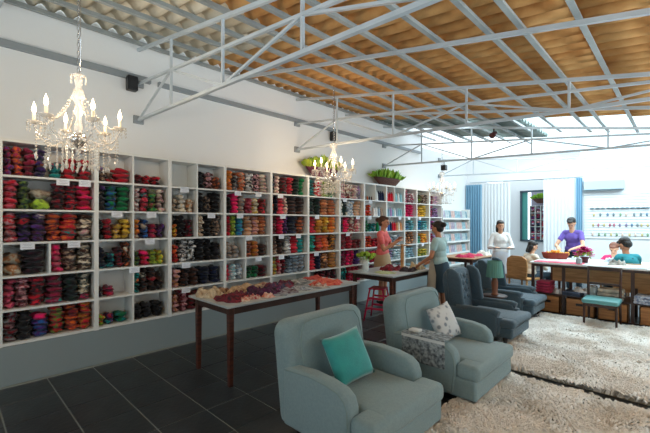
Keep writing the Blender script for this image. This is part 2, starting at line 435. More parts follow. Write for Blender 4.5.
def ball_verts(rng, n=12, m=8):
    """wound ball with a dimpled end and crossing windings"""
    vs = []; fs = []; ph = rng.uniform(0, 6)
    for i in range(m):
        t = i / (m - 1); x = t - .5
        env = max(.2, (1 - abs(2 * t - 1) ** 4) ** .5)
        for j in range(n):
            q = 2 * math.pi * j / n; g = 1 + .06 * math.sin(4 * q + 7 * t + ph)
            vs.append((x * (1 if 0 < i < m - 1 else .9), .5 * env * g * math.cos(q), .5 * env * g * math.sin(q)))
    for i in range(m - 1):
        for j in range(n): fs.append((i * n + j, i * n + (j + 1) % n, (i + 1) * n + (j + 1) % n, (i + 1) * n + j))
    fs.append(tuple(range(n))[::-1]); fs.append(tuple((m - 1) * n + j for j in range(n)))
    return vs, fs
rng = random.Random(3)
SK = [skein_verts(rng, 12, 9) for _ in range(9)]; BA = [ball_verts(rng) for _ in range(3)]
def vm(vf, name):
    mb = MB(); mb.add(vf[0], vf[1], True); return mb.mesh(name, YARN)
SKM = [vm(v, 'yarn_skein') for v in SK]; BAM = [vm(v, 'yarn_ball') for v in BA]

# palette: letter -> (hex, colour word)
PAL = {'M': ('#a3264f', 'magenta'), 'P': ('#55307e', 'purple'), 'R': ('#c81e32', 'red'), 'r': ('#7c1c2a', 'maroon'), 'O': ('#e0672a', 'orange'), 'o': ('#b9603a', 'rust'),
       'T': ('#1f9a98', 'teal'), 'G': ('#127a48', 'green'), 'g': ('#1b3a33', 'dark green'), 'Y': ('#e2b93e', 'yellow'), 'y': ('#c9872f', 'mustard'), 'C': ('#e3d8c2', 'cream'),
       'c': ('#b59a83', 'taupe'), 'K': ('#16161a', 'black'), 'k': ('#2b2b31', 'charcoal'), 'N': ('#1b2440', 'navy'), 'B': ('#2c5fa3', 'blue'), 'b': ('#93a9bb', 'grey blue'),
       'W': ('#e8e8e6', 'white'), 'p': ('#e0607a', 'coral pink'), 'H': ('#ea1c68', 'hot pink'), 'L': ('#a5c73e', 'lime'), 'V': ('#6f8a3a', 'olive'), 'n': ('#4c2f26', 'dark brown'),
       't': ('#c98a5c', 'tan'), 'D': ('#3d1a28', 'dark plum'), 'S': ('#8b8d90', 'grey'), 's': ('#d6a0a6', 'pale pink'), 'a': ('#8fc0c8', 'pale aqua'), 'l': ('#b58cc0', 'lilac')}
# per bay and row: (px0, px1, main, second, rows high, kind)
YSPEC = {
 1: {1: [(4, 13, 'M', 'P', 5), (13, 24, 'O', 'M', 5), (24, 36, 'M', 'r', 5), (36, 47, 'P', 'N', 5), (52, 64, 'T', 'T', 3), (65, 78, 'R', 'R', 4), (79, 92, 'R', 'r', 4)],
     2: [(4, 18, 'R', 'p', 5), (19, 31, 'g', 'V', 4), (32, 52, 'C', 'L', 4, 'big'), (53, 66, 'r', 'K', 5), (66, 78, 'D', 'R', 4), (79, 93, 'R', 'H', 3)],
     3: [(4, 18, 's', 'R', 4), (18, 32, 'K', 'P', 4), (32, 47, 'P', 'D', 4), (48, 62, 'O', 'r', 4), (62, 78, 'R', 'O', 4), (80, 94, 'C', 'n', 5)],
     4: [(4, 23, 't', 'C', 2, 'big'), (24, 46, 'D', 'K', 3), (52, 64, 'p', 'H', 5), (65, 78, 'n', 'c', 4), (79, 93, 'n', 'C', 4)],
     5: [(4, 16, 'M', 'p', 4), (16, 30, 'r', 's', 5), (31, 46, 'R', 'D', 5), (48, 64, 'M', 'r', 5), (66, 79, 'g', 'K', 5), (80, 93, 'g', 'C', 4)],
     6: [(4, 18, 'r', 'S', 5), (19, 33, 'K', 'K', 5), (34, 50, 'P', 'B', 4, 'hot'), (52, 66, 'R', 'V', 5), (67, 80, 'O', 'r', 5), (81, 93, 'y', 'R', 5)]},
 2: {1: [(100, 107, 'c', 'n', 3), (108, 115, 'n', 'c', 2), (116, 131, 'R', 'R', 3), (136, 144, 'r', 'K', 2), (145, 153, 'R', 'K', 2), (154, 162, 'K', 'R', 2)],
     2: [(99, 107, 'k', 'k', 5), (108, 119, 'B', 'G', 5), (120, 131, 'G', 'G', 5), (135, 142, 'W', 's', 5), (143, 150, 'p', 'R', 5), (151, 158, 'V', 'G', 5), (159, 166, 'C', 's', 5)],
     3: [(99, 104, 'g', 'k', 4), (105, 114, 'r', 'R', 4), (115, 123, 'Y', 'c', 3), (124, 132, 'Y', 'Y', 4), (135, 142, 'O', 'y', 4), (143, 150, 'B', 'N', 4), (151, 159, 'M', 'R', 3), (160, 166, 'D', 'P', 3)],
     4: [(99, 108, 'N', 'K', 4), (109, 117, 'N', 'T', 3), (118, 125, 'r', 'K', 4), (126, 132, 'o', 'K', 5), (135, 141, 'V', 'g', 3), (142, 151, 'H', 'R', 3), (152, 159, 'L', 'V', 3), (160, 165, 'Y', 'L', 3)],
     5: [(99, 105, 'K', 'D', 2), (106, 116, 'M', 'D', 2), (135, 141, 'T', 'K', 4), (142, 150, 'K', 'n', 5), (151, 158, 'n', 'K', 5), (159, 164, 'K', 'n', 4)],
     6: [(100, 107, 'L', 'R', 2), (108, 117, 'P', 'T', 2), (118, 128, 'G', 'T', 2), (135, 144, 'K', 'K', 3), (145, 154, 'K', 'k', 3), (155, 164, 'K', 'K', 3)]},
 3: {1: [(199, 207, 'K', 'K', 4), (207, 215, 'n', 's', 4), (215, 223, 'o', 'n', 3)],
     2: [(174, 180, 'C', 'c', 3), (181, 188, 'C', 'W', 4), (189, 195, 'C', 't', 3), (199, 206, 'K', 'K', 5), (207, 213, 'k', 'c', 4), (214, 222, 'K', 'K', 5)],
     3: [(174, 179, 'O', 'Y', 3), (180, 187, 'K', 'K', 5), (188, 195, 'K', 'r', 4), (199, 206, 'c', 'C', 5), (207, 214, 'K', 'K', 5), (215, 222, 'c', 'k', 5)],
     4: [(174, 180, 'O', 'R', 4), (181, 190, 'k', 'W', 5), (190, 198, 'K', 'W', 5), (199, 207, 'K', 'K', 5), (208, 214, 'K', 'K', 5), (215, 222, 'K', 'k', 4)],
     5: [(174, 182, 't', 's', 4), (183, 192, 'n', 'K', 4), (193, 201, 'n', 'n', 4), (202, 212, 'N', 'K', 4), (213, 222, 'N', 'N', 4)],
     6: [(174, 181, 's', 't', 4), (182, 189, 's', 'r', 5), (190, 198, 'r', 'n', 4), (199, 207, 'n', 'r', 4), (208, 222, 'K', 'n', 3)]},
 4: {1: [(228, 234, 'y', 'O', 5), (235, 241, 'k', 'S', 4), (241, 247, 'O', 'c', 5), (248, 255, 'W', 'K', 5), (255, 262, 'K', 's', 5), (262, 269, 'C', 's', 5)],
     2: [(228, 233, 'K', 'K', 4), (234, 240, 'H', 'H', 5), (241, 247, 'c', 'S', 5), (248, 254, 'r', 'p', 4), (255, 261, 'C', 'Y', 4), (262, 268, 'n', 'R', 4)],
     3: [(228, 233, 'R', 'r', 5), (233, 238, 'L', 'V', 5), (239, 245, 'B', 'T', 5), (246, 254, 'c', 't', 5), (255, 261, 't', 's', 5), (262, 268, 't', 'o', 5)],
     4: [(228, 234, 'c', 'S', 4), (235, 241, 'S', 'c', 3), (248, 254, 'n', 'o', 4), (255, 261, 'o', 'y', 4), (262, 268, 'n', 'K', 3)],
     5: [(228, 232, 'p', 'R', 4), (233, 239, 'W', 'a', 4), (240, 245, 'b', 'W', 4), (248, 254, 'K', 'G', 3), (255, 261, 'G', 'K', 3), (262, 268, 'r', 'K', 3)],
     6: [(228, 245, 'c', 'n', 3), (247, 268, 'K', 'r', 3)]},
 5: {1: [(273, 277, 'K', 'N', 4), (277, 282, 'C', 's', 5), (284, 290, 'r', 'g', 5), (290, 296, 'R', 'r', 5), (297, 302, 'g', 'K', 5), (302, 306, 'G', 'G', 5)],
     2: [(273, 276, 'O', 'R', 4), (277, 280, 'N', 'K', 4), (280, 286, 'R', 'p', 5), (286, 290, 'C', 's', 4), (291, 299, 'K', 'n', 5), (300, 306, 'n', 'K', 5)],
     3: [(273, 279, 'n', 'r', 4), (280, 286, 'R', 'H', 5), (286, 290, 'P', 'D', 4), (291, 299, 'N', 'K', 5), (300, 306, 'o', 'n', 4)],
     4: [(273, 279, 'c', 'n', 4), (280, 286, 'n', 'K', 5), (287, 293, 'W', 'S', 4), (293, 300, 'R', 'R', 4), (300, 306, 'T', 'T', 4)],
     5: [(273, 279, 'y', 'V', 5), (280, 284, 's', 'R', 4), (284, 288, 'r', 'K', 4), (288, 295, 'b', 'k', 5), (295, 301, 'b', 'S', 5), (301, 306, 'S', 'b', 5)],
     6: [(273, 287, 'K', 'N', 3), (288, 302, 'G', 'V', 3)]},
 6: {1: [(310, 317, 'T', 'g', 5), (318, 324, 'R', 'W', 4), (325, 331, 'V', 'C', 5), (332, 338, 'C', 'G', 5)],
     2: [(310, 317, 'g', 'K', 5), (318, 323, 'K', 'g', 5), (324, 330, 't', 'o', 5), (331, 338, 'o', 't', 5)],
     3: [(310, 318, 'R', 'r', 5), (319, 325, 'y', 'y', 5), (326, 331, 'y', 'Y', 5), (332, 338, 'O', 'y', 5)],
     4: [(310, 318, 'T', 'G', 5), (319, 325, 'o', 'R', 5), (325, 331, 'O', 'o', 5), (332, 338, 'n', 'y', 5)],
     5: [(310, 318, 'R', 'R', 5), (319, 323, 'N', 'N', 5), (324, 331, 't', 'n', 5), (332, 338, 't', 'y', 5)],
     6: [(310, 322, 'K', 'g', 3), (323, 338, 'r', 'K', 4)]},
 7: {1: [(342, 348, 's', 'r', 5), (349, 354, 'r', 'C', 5), (355, 360, 'C', 's', 4), (360, 363, 'S', 'l', 4)],
     2: [(342, 345, 'C', 'W', 5), (345, 349, 'g', 'K', 4), (349, 356, 'W', 'b', 5), (357, 363, 'c', 't', 4)],
     3: [(342, 346, 'K', 'k', 4), (346, 351, 'R', 'H', 4), (352, 357, 'C', 'r', 4), (358, 363, 'p', 'C', 4)],
     4: [(342, 348, 'r', 'n', 5), (349, 355, 'r', 'R', 5), (356, 363, 'n', 'r', 3)],
     5: [(342, 348, 'D', 'M', 5), (349, 356, 'M', 'H', 5), (357, 362, 'P', 'N', 4)],
     6: [(342, 349, 'g', 'T', 4), (350, 362, 'M', 'R', 4)]},
 8: {2: [(367, 373, 'O', 'R', 4)], 3: [(366, 371, 'g', 'G', 4), (372, 378, 'T', 'k', 3)], 4: [(366, 374, 'R', 'O', 4), (375, 385, 'R', 'r', 3)],
     5: [(366, 371, 'P', 'N', 4), (372, 378, 'M', 'R', 4), (379, 385, 'R', 'M', 4)], 6: [(366, 385, 'M', 'D', 4)]},
 9: {4: [(388, 395, 'a', 'b', 3), (396, 403, 'b', 'W', 4)], 5: [(388, 395, 'l', 'a', 4), (396, 403, 'a', 'W', 4)], 6: [(388, 403, 's', 'a', 4)]},
 10: {1: [(406, 410, 'M', 's', 5), (411, 416, 'M', 'W', 4)], 2: [(406, 411, 'H', 'H', 5), (412, 416, 'H', 'M', 5)], 3: [(406, 411, 'B', 'a', 3), (412, 416, 'a', 'T', 4)],
      4: [(406, 416, 'n', 't', 5)], 5: [(406, 416, 'b', 'a', 4)], 6: [(406, 416, 'S', 'a', 3)]},
 11: {1: [(418, 423, 'n', 'V', 4), (424, 429, 'c', 'k', 4)], 2: [(418, 423, 'y', 'Y', 4), (423, 428, 'Y', 'Y', 5)], 3: [(418, 423, 'B', 'T', 4), (424, 429, 'T', 'a', 4)],
      4: [(418, 423, 'T', 'V', 3), (424, 429, 'O', 'Y', 4)], 5: [(418, 429, 'Y', 'V', 3)], 6: [(418, 429, 'a', 'b', 3)]},
 12: {1: [(431, 435, 'M', 'D', 4), (436, 441, 'l', 's', 4)], 2: [(431, 434, 'M', 'M', 5), (435, 440, 'k', 'l', 4)], 3: [(431, 435, 'P', 'M', 4), (436, 441, 'l', 'S', 4)],
      4: [(431, 435, 'M', 'r', 4), (436, 441, 'l', 'b', 3)], 5: [(431, 441, 'P', 'M', 4)], 6: [(431, 441, 'P', 'l', 3)]},
}
rowname = ['top row', 'second row', 'third row', 'fourth row', 'fifth row', 'bottom row']
skeins = []; balls = []
rng = random.Random(11)
for b, rows in YSPEC.items():
    for r, cols in rows.items():
        sizes = []
        for cdef in cols:
            px0, px1, c1, c2, n = cdef[:5]; special = cdef[5] if len(cdef) > 5 else None
            ya, yb = wall_y(px0), wall_y(px1)
            if b == 1 and special is None and r > 1: n = 5
            if b in (5, 6, 7) and n == 4: n = 5
            nc = max(1, round((yb - ya) / .135)) if special != 'big' else 1
            wd = (yb - ya) / nc
            for q in range(nc): sizes.append((ya + wd * (q + .5), wd, c1, c2, n, special))
        for ci, (yc, wd, c1, c2, n, special) in enumerate(sizes):
            h = .061 if special != 'big' else .11
            if special == 'big': n = 2
            if n == 5: h = .0605
            z = cell_z(r)
            for k in range(n):
                cc1, cc2 = c1, c2
                if b <= 2 and rng.random() < .12: cc2 = rng.choice('OPRsCMT')
                if special == 'hot' and k == n - 1: cc1, cc2 = 'H', 'H'
                if special == 'hot' and k < n - 1 and n == 4: cc1, cc2 = 'P', 'B'
                if special == 'big' and b == 1 and r == 2: cc1, cc2 = (('V', 'L') if k == 0 else ('C', 'c'))
                if rng.random() < .25: cc1, cc2 = cc2, cc1
                ln = rng.uniform(.215, .25)
                d = dict(b=b, r=r, c=ci, k=k, n=n, a=cc1, t=cc2, p=(XFS - .015 - ln / 2 - rng.uniform(0, .035), yc + rng.uniform(-.012, .012), z + h * (k + .5) * (.97 if k else 1)),
                         s=(ln, wd * rng.uniform(.98, 1.16), h * rng.uniform(1.08, 1.25)), rz=rng.uniform(-.12, .12), jit=rng.uniform(.5, 1.15))
                (skeins if b <= 3 or b > 7 else balls).append(d)
def colour(d, which, jit=True):
    c = lin(PAL[d[which]][0]); return tuple(min(1, x * d['jit']) for x in c[:3]) + (1,)
def put_yarn(lst, meshes, name, word, limit, cat):
    for i, d in enumerate(lst[:limit]):
        o = obj(name, meshes[i % len(meshes)]); o.location = d['p']; o.scale = d['s']; o.rotation_euler = (0, 0, d['rz'])
        o.color = colour(d, 'a'); o['tint'] = list(colour(d, 't')[:3])
        ca, cb = PAL[d['a']][1], PAL[d['t']][1]
        cw = ca if ca == cb else f'{ca}-{cb}'
        st = 'lowest' if d['k'] == 0 else ('topmost' if d['k'] == d['n'] - 1 else ordw[d['k']] + ' from bottom')
        lb = f"{cw} {word}, {st} in {ordw[d['c']]} stack, {rowname[d['r'] - 1]}, {ordw[d['b'] - 1]} shelf unit"
        if len(lb.split()) > 16: lb = lb.replace('twisted yarn', 'yarn').replace('wound yarn', 'yarn')
        if len(lb.split()) > 16: lb = lb.replace(' in ', ' ', 1)
        if len(lb.split()) > 16: lb = lb.replace(' shelf unit', ' unit', 1)
        tag(o, lb, cat, f"{word}s on the yarn wall")
def bulk(lst, protos, name, label, cat):
    if not lst: return
    V = []; Fc = []; A = []; B = []; o = 0
    for i, d in enumerate(lst):
        vs, fs = protos[i % len(protos)]; cz, sz = math.cos(d['rz']), math.sin(d['rz']); sx, sy, szz = d['s']; p = d['p']
        for x, y, z in vs:
            x *= sx; y *= sy; V.append((p[0] + x * cz - y * sz, p[1] + x * sz + y * cz, p[2] + z * szz))
        Fc += [tuple(q + o for q in f) for f in fs]; o += len(vs)
        A += [colour(d, 'a')] * len(vs); B += [colour(d, 't')] * len(vs)
    me = bpy.data.meshes.new(name); me.from_pydata(V, [], Fc); me.materials.append(YARNV)
    me.polygons.foreach_set('use_smooth', [True] * len(me.polygons))
    for nm, arr in (('yarn_a', A), ('yarn_b', B)):
        at = me.color_attributes.new(nm, 'FLOAT_COLOR', 'POINT'); at.data.foreach_set('color', np.array(arr, dtype=np.float32).ravel())
    return tag(obj(name, me), label, cat, None, 'stuff')
skeins.sort(key=lambda d: (d['b'], d['r'])); balls.sort(key=lambda d: (d['b'], d['r']))
put_yarn(skeins, SKM, 'yarn_skein', 'twisted yarn skein', 300, 'yarn')
put_yarn(balls, BAM, 'yarn_ball', 'wound yarn ball', 300, 'yarn')
bulk(skeins[300:], SK, 'yarn_skeins', 'remaining small yarn skeins stacked in the lower third and far shelf units', 'yarn')
bulk(balls[300:], BA, 'yarn_balls', 'remaining small wound yarn balls in the middle shelf units', 'yarn')
# cones and spools of thread
def cone_mesh(name):
    mb = MB(); mb.lathe([(.032, 0), (.034, .012), (.03, .014), (.028, .018), (.03, .03), (.024, .105), (.021, .12), (.009, .122), (.008, .145)], n=10); return mb.mesh(name, YARN)
CM = cone_mesh('thread_cone')
cone_rows = [(8, 1, 367, 375, 'noKn', .55), (8, 1, 378, 386, 'WNNN', 1.3), (8, 2, 375, 385, 'WWbc', 1.2), (9, 1, 389, 395, 'RRR', 1.3), (9, 1, 397, 404, 'aWa', 1.3),
             (9, 2, 388, 404, 'ablaWbaa', 1.2), (9, 3, 388, 404, 'BBNRRtCt', 1.25), (8, 3, 379, 385, 'GbN', 1.3)]
for b, r, p0, p1, cs, sc in cone_rows:
    for i, ch in enumerate(cs):
        y = wall_y(p0 + (p1 - p0) * (i + .5) / len(cs))
        o = obj('thread_cone', CM); o.location = (XFS - .07, y, cell_z(r)); o.scale = (sc, sc, sc * 1.15); o.color = lin(PAL[ch][0]); o['tint'] = list(lin(PAL[ch][0])[:3])
        tag(o, f"{PAL[ch][1]} thread cone, {ordw[i]} along the {rowname[r-1]} of the {ordw[b-1]} shelf unit from left", 'thread cone', 'thread cones in the far shelf units')

# ------------------------------------------------------------------ price cards on the shelf edges
cards = [(63, 179, 1, 'above second row'), (85, 182, 1, ''), (27.5, 246, 1, ''), (74, 245.5, 1, ''), (117, 214.5, 2, ''), (151.5, 215, 2, ''), (150, 242.5, 2, ''), (134.5, 270, 2, ''),
         (184.5, 190, 3, ''), (211.5, 215, 3, ''), (186, 265, 3, ''), (186, 289, 3, ''), (238, 193, 4, ''), (258.5, 194, 4, ''), (240, 215, 4, ''), (249, 238, 4, ''), (258.5, 258, 4, ''),
         (280.5, 195, 5, ''), (283, 216, 5, ''), (281.5, 237, 5, ''), (298.5, 236, 5, ''), (281.5, 257.5, 5, ''), (317, 216.5, 6, ''), (316.5, 254, 6, ''), (345, 200, 7, ''), (358, 217, 7, ''),
         (348, 234, 7, ''), (370.5, 201, 8, ''), (370, 217, 8, ''), (400, 217, 9, ''), (409, 217.5, 10, ''), (420, 217.5, 11, ''), (423, 245, 11, '')]
cm = MB(); cm.b2((-.001, -.058, -.036), (.001, .058, .036)); card_me = cm.build('price_card', M_card, bevel=0).data
ln_ = MB()
for k, wd in enumerate((.075, .06, .08)): ln_.b2((.0011, -wd / 2, .016 - k * .016), (.0018, wd / 2, .019 - k * .016))
line_me = ln_.build('pencil_lines', M_ink).data
for o in list(COL.objects):
    if o.name in ('price_card', 'pencil_lines'): bpy.data.objects.remove(o)
seen = {}
for px, py, b, _ in cards:
    p = wall_pt(px, py, XFS + .006); row = min(range(1, 7), key=lambda r: abs((cell_z(r) - .03) - p.z)); seen[(b, row)] = seen.get((b, row), 0) + 1
cnt = {}
for px, py, b, _ in cards:
    p = wall_pt(px, py, XFS + .006); row = min(range(1, 7), key=lambda r: abs((cell_z(r) - .03) - p.z))
    sc = 1.0 if b < 4 else .95
    c = empty('price_card', (p.x, p.y, cell_z(row) - .038 if row < 7 else p.z)); c.scale = (1, sc, sc)
    obj('card', card_me, c); obj('pencil_lines', line_me, c)
    k = cnt.get((b, row), 0); cnt[(b, row)] = k + 1
    side = '' if seen[(b, row)] == 1 else (' left' if k == 0 else ' right')
    tag(c, f"small{side} white price card hanging from the {rowname[row-1].replace(' row','-row')} board of the {ordw[b-1]} shelf unit", 'card', 'price cards on the yarn shelves')

# ------------------------------------------------------------------ magazine rack at the far end of the left wall
rk = empty('magazine_rack', (-4.74, 10.45, 0), 0, 'pale display rack of pattern leaflets between the yarn wall and blue curtain', 'rack')
mb = MB(); mb.b2((-.3, -.93, 0), (-.27, .85, 1.98)); mb.build('back_panel', M_shelf, rk)
for s in (-.93, .83): mb = MB(); mb.b2((-.27, s, 0), (0, s + .02, 1.98)); mb.build('side_panel', M_shelf, rk)
tiers = [.35, .68, 1.01, 1.34, 1.67]
for z in tiers:
    mb = MB(); mb.b2((-.27, -.91, z), (0, .83, z + .015)); mb.b2((-.012, -.91, z + .015), (0, .83, z + .05)); mb.build('tier', M_shelf, rk)
mag_me = []
for i, cc in enumerate(('#6d9aa8', '#9fbfc9', '#c59a92', '#4f7888', '#c4c8c6', '#8d88a0')):
    mb = MB(); mb.b2((-.004, -.055, 0), (.004, .055, .24)); mb.b2((.0041, -.04, .10), (.0046, .04, .2))
    mag_me.append(mb.build('leaflet', mat('leaflet_paper_%d' % i, cc, .5, ('#b9cad0', '#5f8c9c', '#c9bcb4', '#a5bfc6', '#7fa9b6', '#c4b4ba')[i], 14)))
for o in mag_me: COL.objects.unlink(o)
mw = ['blue-grey', 'pale blue', 'pinkish', 'slate blue', 'white', 'lilac grey']
tn = ['lowest', 'second lowest', 'middle', 'second highest', 'highest']
for ti, z in enumerate(tiers):
    for j in range(14):
        q = (j * 5 + ti * 3 + (j // 3)) % 6
        if ti in (1, 3) and q in (0, 3): q = 2
        o = obj('leaflet', mag_me[q].data); o.location = (-4.79 + .0, 10.45 - .85 + .122 * j, z + .016); o.rotation_euler = (0, -.14, 0)
        tag(o, f"{mw[q]} leaflet on the {tn[ti]} tier of the rack, {ordw[j] if j < 12 else ('thirteenth','fourteenth')[j-12]} from the left", 'leaflet', 'leaflets on the display rack')

# ------------------------------------------------------------------ wall speakers, cameras
def speaker(p, rz, label, s=1):
    e = empty('wall_speaker', p, rz, label, 'speaker')
    mb = MB(); mb.b2((.02, -.06 * s, -.09 * s), (.12, .06 * s, .09 * s)); mb.build('cabinet', M_black, e, bevel=.012)
    mb = MB(); mb.b2((.12, -.05 * s, -.08 * s), (.124, .05 * s, .08 * s)); mb.build('grille', mat('speaker_mesh', '#24272b', .8), e)
    mb = MB(); mb.b2((-.0, -.015, -.02), (.02, .015, .02)); mb.build('bracket', M_black, e)
p = wall_pt(130, 85, XW); speaker(p, 0, 'small black speaker on the wall beside the nearest truss')
p = wall_pt(331, 137, XW); speaker(p, 0, 'small black speaker on the wall behind the second chandelier')
e = empty('hanging_camera', (-3.55, 7.18, 2.72), 0, 'tiny black camera hanging under the third truss above the woman in grey', 'camera')
mb = MB(); mb.tube([(0, 0, .15), (0, 0, .05)], .008); mb.build('stem', M_black, e); mb = MB(); mb.b2((-.05, -.05, -.06), (.05, .05, .05)); mb.build('housing', M_black, e, bevel=.01)
e = empty('spot_lamp', (-2.56, 7.18, 3.22), 0, 'dark red spot lamp fixed near the roof edge beside the glazing', 'lamp')
mb = MB(); mb.tube([(0, -.09, -.02), (0, .07, .05)], [.055, .04], 12); mb.build('housing', mat('oxblood_metal', '#4a1a1a', .5), e); mb = MB(); mb.b2((-.01, -.01, .0), (.01, .01, .14)); mb.build('bracket', M_black, e)

# ------------------------------------------------------------------ chandeliers
def chandelier():
    e = empty('chandelier', (0, 0, 0))
    # local z = 0 at the bulb height; hangs from above
    mb = MB()
    mb.lathe([(.004, .36), (.012, .355), (.02, .33), (.014, .30), (.03, .27), (.022, .235), (.03, .21), (.045, .17), (.05, .14), (.028, .10), (.018, .075), (.028, .05), (.034, .02), (.022, -.02), (.018, -.05), (.03, -.09), (.034, -.12), (.02, -.15)], n=14)
    mb.build('glass_column', M_glass, e)
    mb = MB(); mb.lathe([(.012, -.28), (.02, -.27), (.045, -.245), (.062, -.215), (.066, -.19), (.05, -.165), (.03, -.15)], n=16); mb.build('chrome_bowl', M_silver, e)
    mb = MB(); mb.lathe([(.01, .345), (.05, .335), (.055, .328), (.02, .32)], n=12); cr = mb.build('crown_dish', M_glass, e)
    mb = MB()
    for k in range(8):
        a = k * math.pi / 4; mb.octa((.055 * math.cos(a), .055 * math.sin(a), .31), .008, .02); mb.octa((.055 * math.cos(a), .055 * math.sin(a), .275), .007, .016)
    mb.build('drop', M_crystal, cr)
    mb = MB(); mb.lathe([(.002, -.335), (.012, -.32), (.02, -.305), (.012, -.288), (.006, -.28)], n=10); mb.build('finial', M_crystal, e)
    armp = [Vector((.03, 0, -.17)), Vector((.10, 0, -.22)), Vector((.18, 0, -.235)), Vector((.26, 0, -.20)), Vector((.30, 0, -.13)), Vector((.305, 0, -.10))]
    mb = MB(); mb.tube(armp, [.009, .008, .008, .008, .008, .009], 8); arm_me = mb.build('arm', M_glass).data
    mb = MB(); mb.lathe([(.01, -.105), (.03, -.10), (.05, -.085), (.052, -.08), (.02, -.085)], (.305, 0, 0), 14)
    for k in range(9):
        a = k * 2 * math.pi / 9; mb.octa((.305 + .05 * math.cos(a), .05 * math.sin(a), -.10), .006, .013); mb.octa((.305 + .05 * math.cos(a), .05 * math.sin(a), -.128), .006, .013)
        mb.octa((.305 + .05 * math.cos(a), .05 * math.sin(a), -.155), .005, .012)
    cup_me = mb.build('candle_cup', M_crystal).data
    mb = MB(); mb.lathe([(.012, -.09), (.012, -.015), (.009, -.012)], (.305, 0, 0), 10); can_me = mb.build('candle_sleeve', M_candle).data
    mb = MB(); mb.lathe([(.006, -.015), (.013, 0), (.016, .018), (.011, .042), (.004, .062), (.001, .075)], (.305, 0, 0), 10); bul_me = mb.build('flame_bulb', M_flame).data
    # bead chains: swag from arm end to arm end below, and from column to arm
    def chain(p, q, sag, n):
        mb = MB()
        for i in range(n + 1):
            t = i / n; c = Vector(p).lerp(Vector(q), t); c.z -= sag * 4 * t * (1 - t); mb.octa(c, .0085 if i % 3 else .012)
        return mb
    a60 = math.pi / 3
    sw = chain((.30, 0, -.13), (.30 * math.cos(a60), .30 * math.sin(a60), -.13), .12, 17); sw_me = sw.build('bead_swag', M_crystal).data
    sw = chain((.03, 0, .20), (.30, 0, -.10), .09, 22); sw2_me = sw.build('bead_chain', M_crystal).data
    mb = MB()
    for k, (rr, ll) in enumerate(((.29, 6), (.22, 8), (.15, 7), (.09, 6))):
        a = .25 * k
        for i in range(ll): mb.octa((rr * math.cos(a), rr * math.sin(a), -.20 - i * .026 - .02 * k), .0085)
        mb.octa((rr * math.cos(a), rr * math.sin(a), -.20 - ll * .026 - .015 - .02 * k), .013, .026)
    dr_me = mb.build('hanging_drops', M_crystal).data
    for o in list(COL.objects):
        if o.parent is None and o.name in ('arm', 'candle_cup', 'candle_sleeve', 'flame_bulb', 'bead_swag', 'bead_chain', 'hanging_drops'): bpy.data.objects.remove(o)
    for k in range(6):
        rz = k * a60
        a = obj('arm', arm_me, e); a.rotation_euler = (0, 0, rz)
        obj('candle_cup', cup_me, a); obj('candle_sleeve', can_me, a); obj('flame_bulb', bul_me, a)
        for nm, me in (('bead_swag', sw_me), ('bead_chain', sw2_me), ('hanging_drops', dr_me)):
            o = obj(nm, me, e); o.rotation_euler = (0, 0, rz); o['kind'] = 'stuff'
        o = obj('hanging_drops', dr_me, e); o.rotation_euler = (0, 0, rz + a60 / 2); o['kind'] = 'stuff'
    return e
def hang_chain(e, length):
    mb = MB()
    n = int(length / .035)
    for i in range(n):
        z = .36 + i * .035 + .017; d = (1, 0) if i % 2 else (0, 1)
        pts = [(d[0] * .009 * math.cos(t), d[1] * .009 * math.cos(t), z + .021 * math.sin(t)) for t in [k * math.pi / 4 for k in range(9)]]
        mb.tube(pts, .0025, 4, caps=False)
    mb.tube([(.012, .012, .36), (.014, .012, .36 + length)], .003, 5)
    mb.tube([(0, 0, .36 + length - .06), (0, 0, .36 + length + .12)], .006, 6)
    mb.build('hanging_chain', M_silver, e)
chs = [((-3.46, .754, 2.45), 'lit crystal chandelier nearest the camera, in front of the first shelf unit', .95, .1),
       ((-3.94, 4.26, 2.50), 'lit crystal chandelier in the middle, hanging before a plant basket', .98, .6),
       ((-4.13, 8.25, 2.46), 'farthest and palest crystal chandelier near the blue curtain', .95, .3)]
ch0 = chandelier()
for i, (loc, lab, s, rz) in enumerate(chs):
    c = ch0 if i == 0 else dup(ch0)
    c.location = loc; c.scale = (s, s, s); c.rotation_euler = (0, 0, rz); tag(c, lab, 'chandelier', 'crystal chandeliers')
for i, (loc, lab, s, rz) in enumerate(chs):
    c = [o for o in COL.objects if o.get('label') == lab][0]
    hang_chain(c, (HR(loc[0]) - loc[2]) / s - .36)
    for k in range(6):
        l = bpy.data.lights.new('candle_light', 'POINT'); l.energy = (4.2, 4.2, 1.2)[i]; l.color = (1, .76, .50); l.shadow_soft_size = .03
        o = bpy.data.objects.new('candle_light', l); COL.objects.link(o)
        a = rz + k * math.pi / 3; o.location = (loc[0] + .305 * s * math.cos(a), loc[1] + .305 * s * math.sin(a), loc[2] + .10 * s)

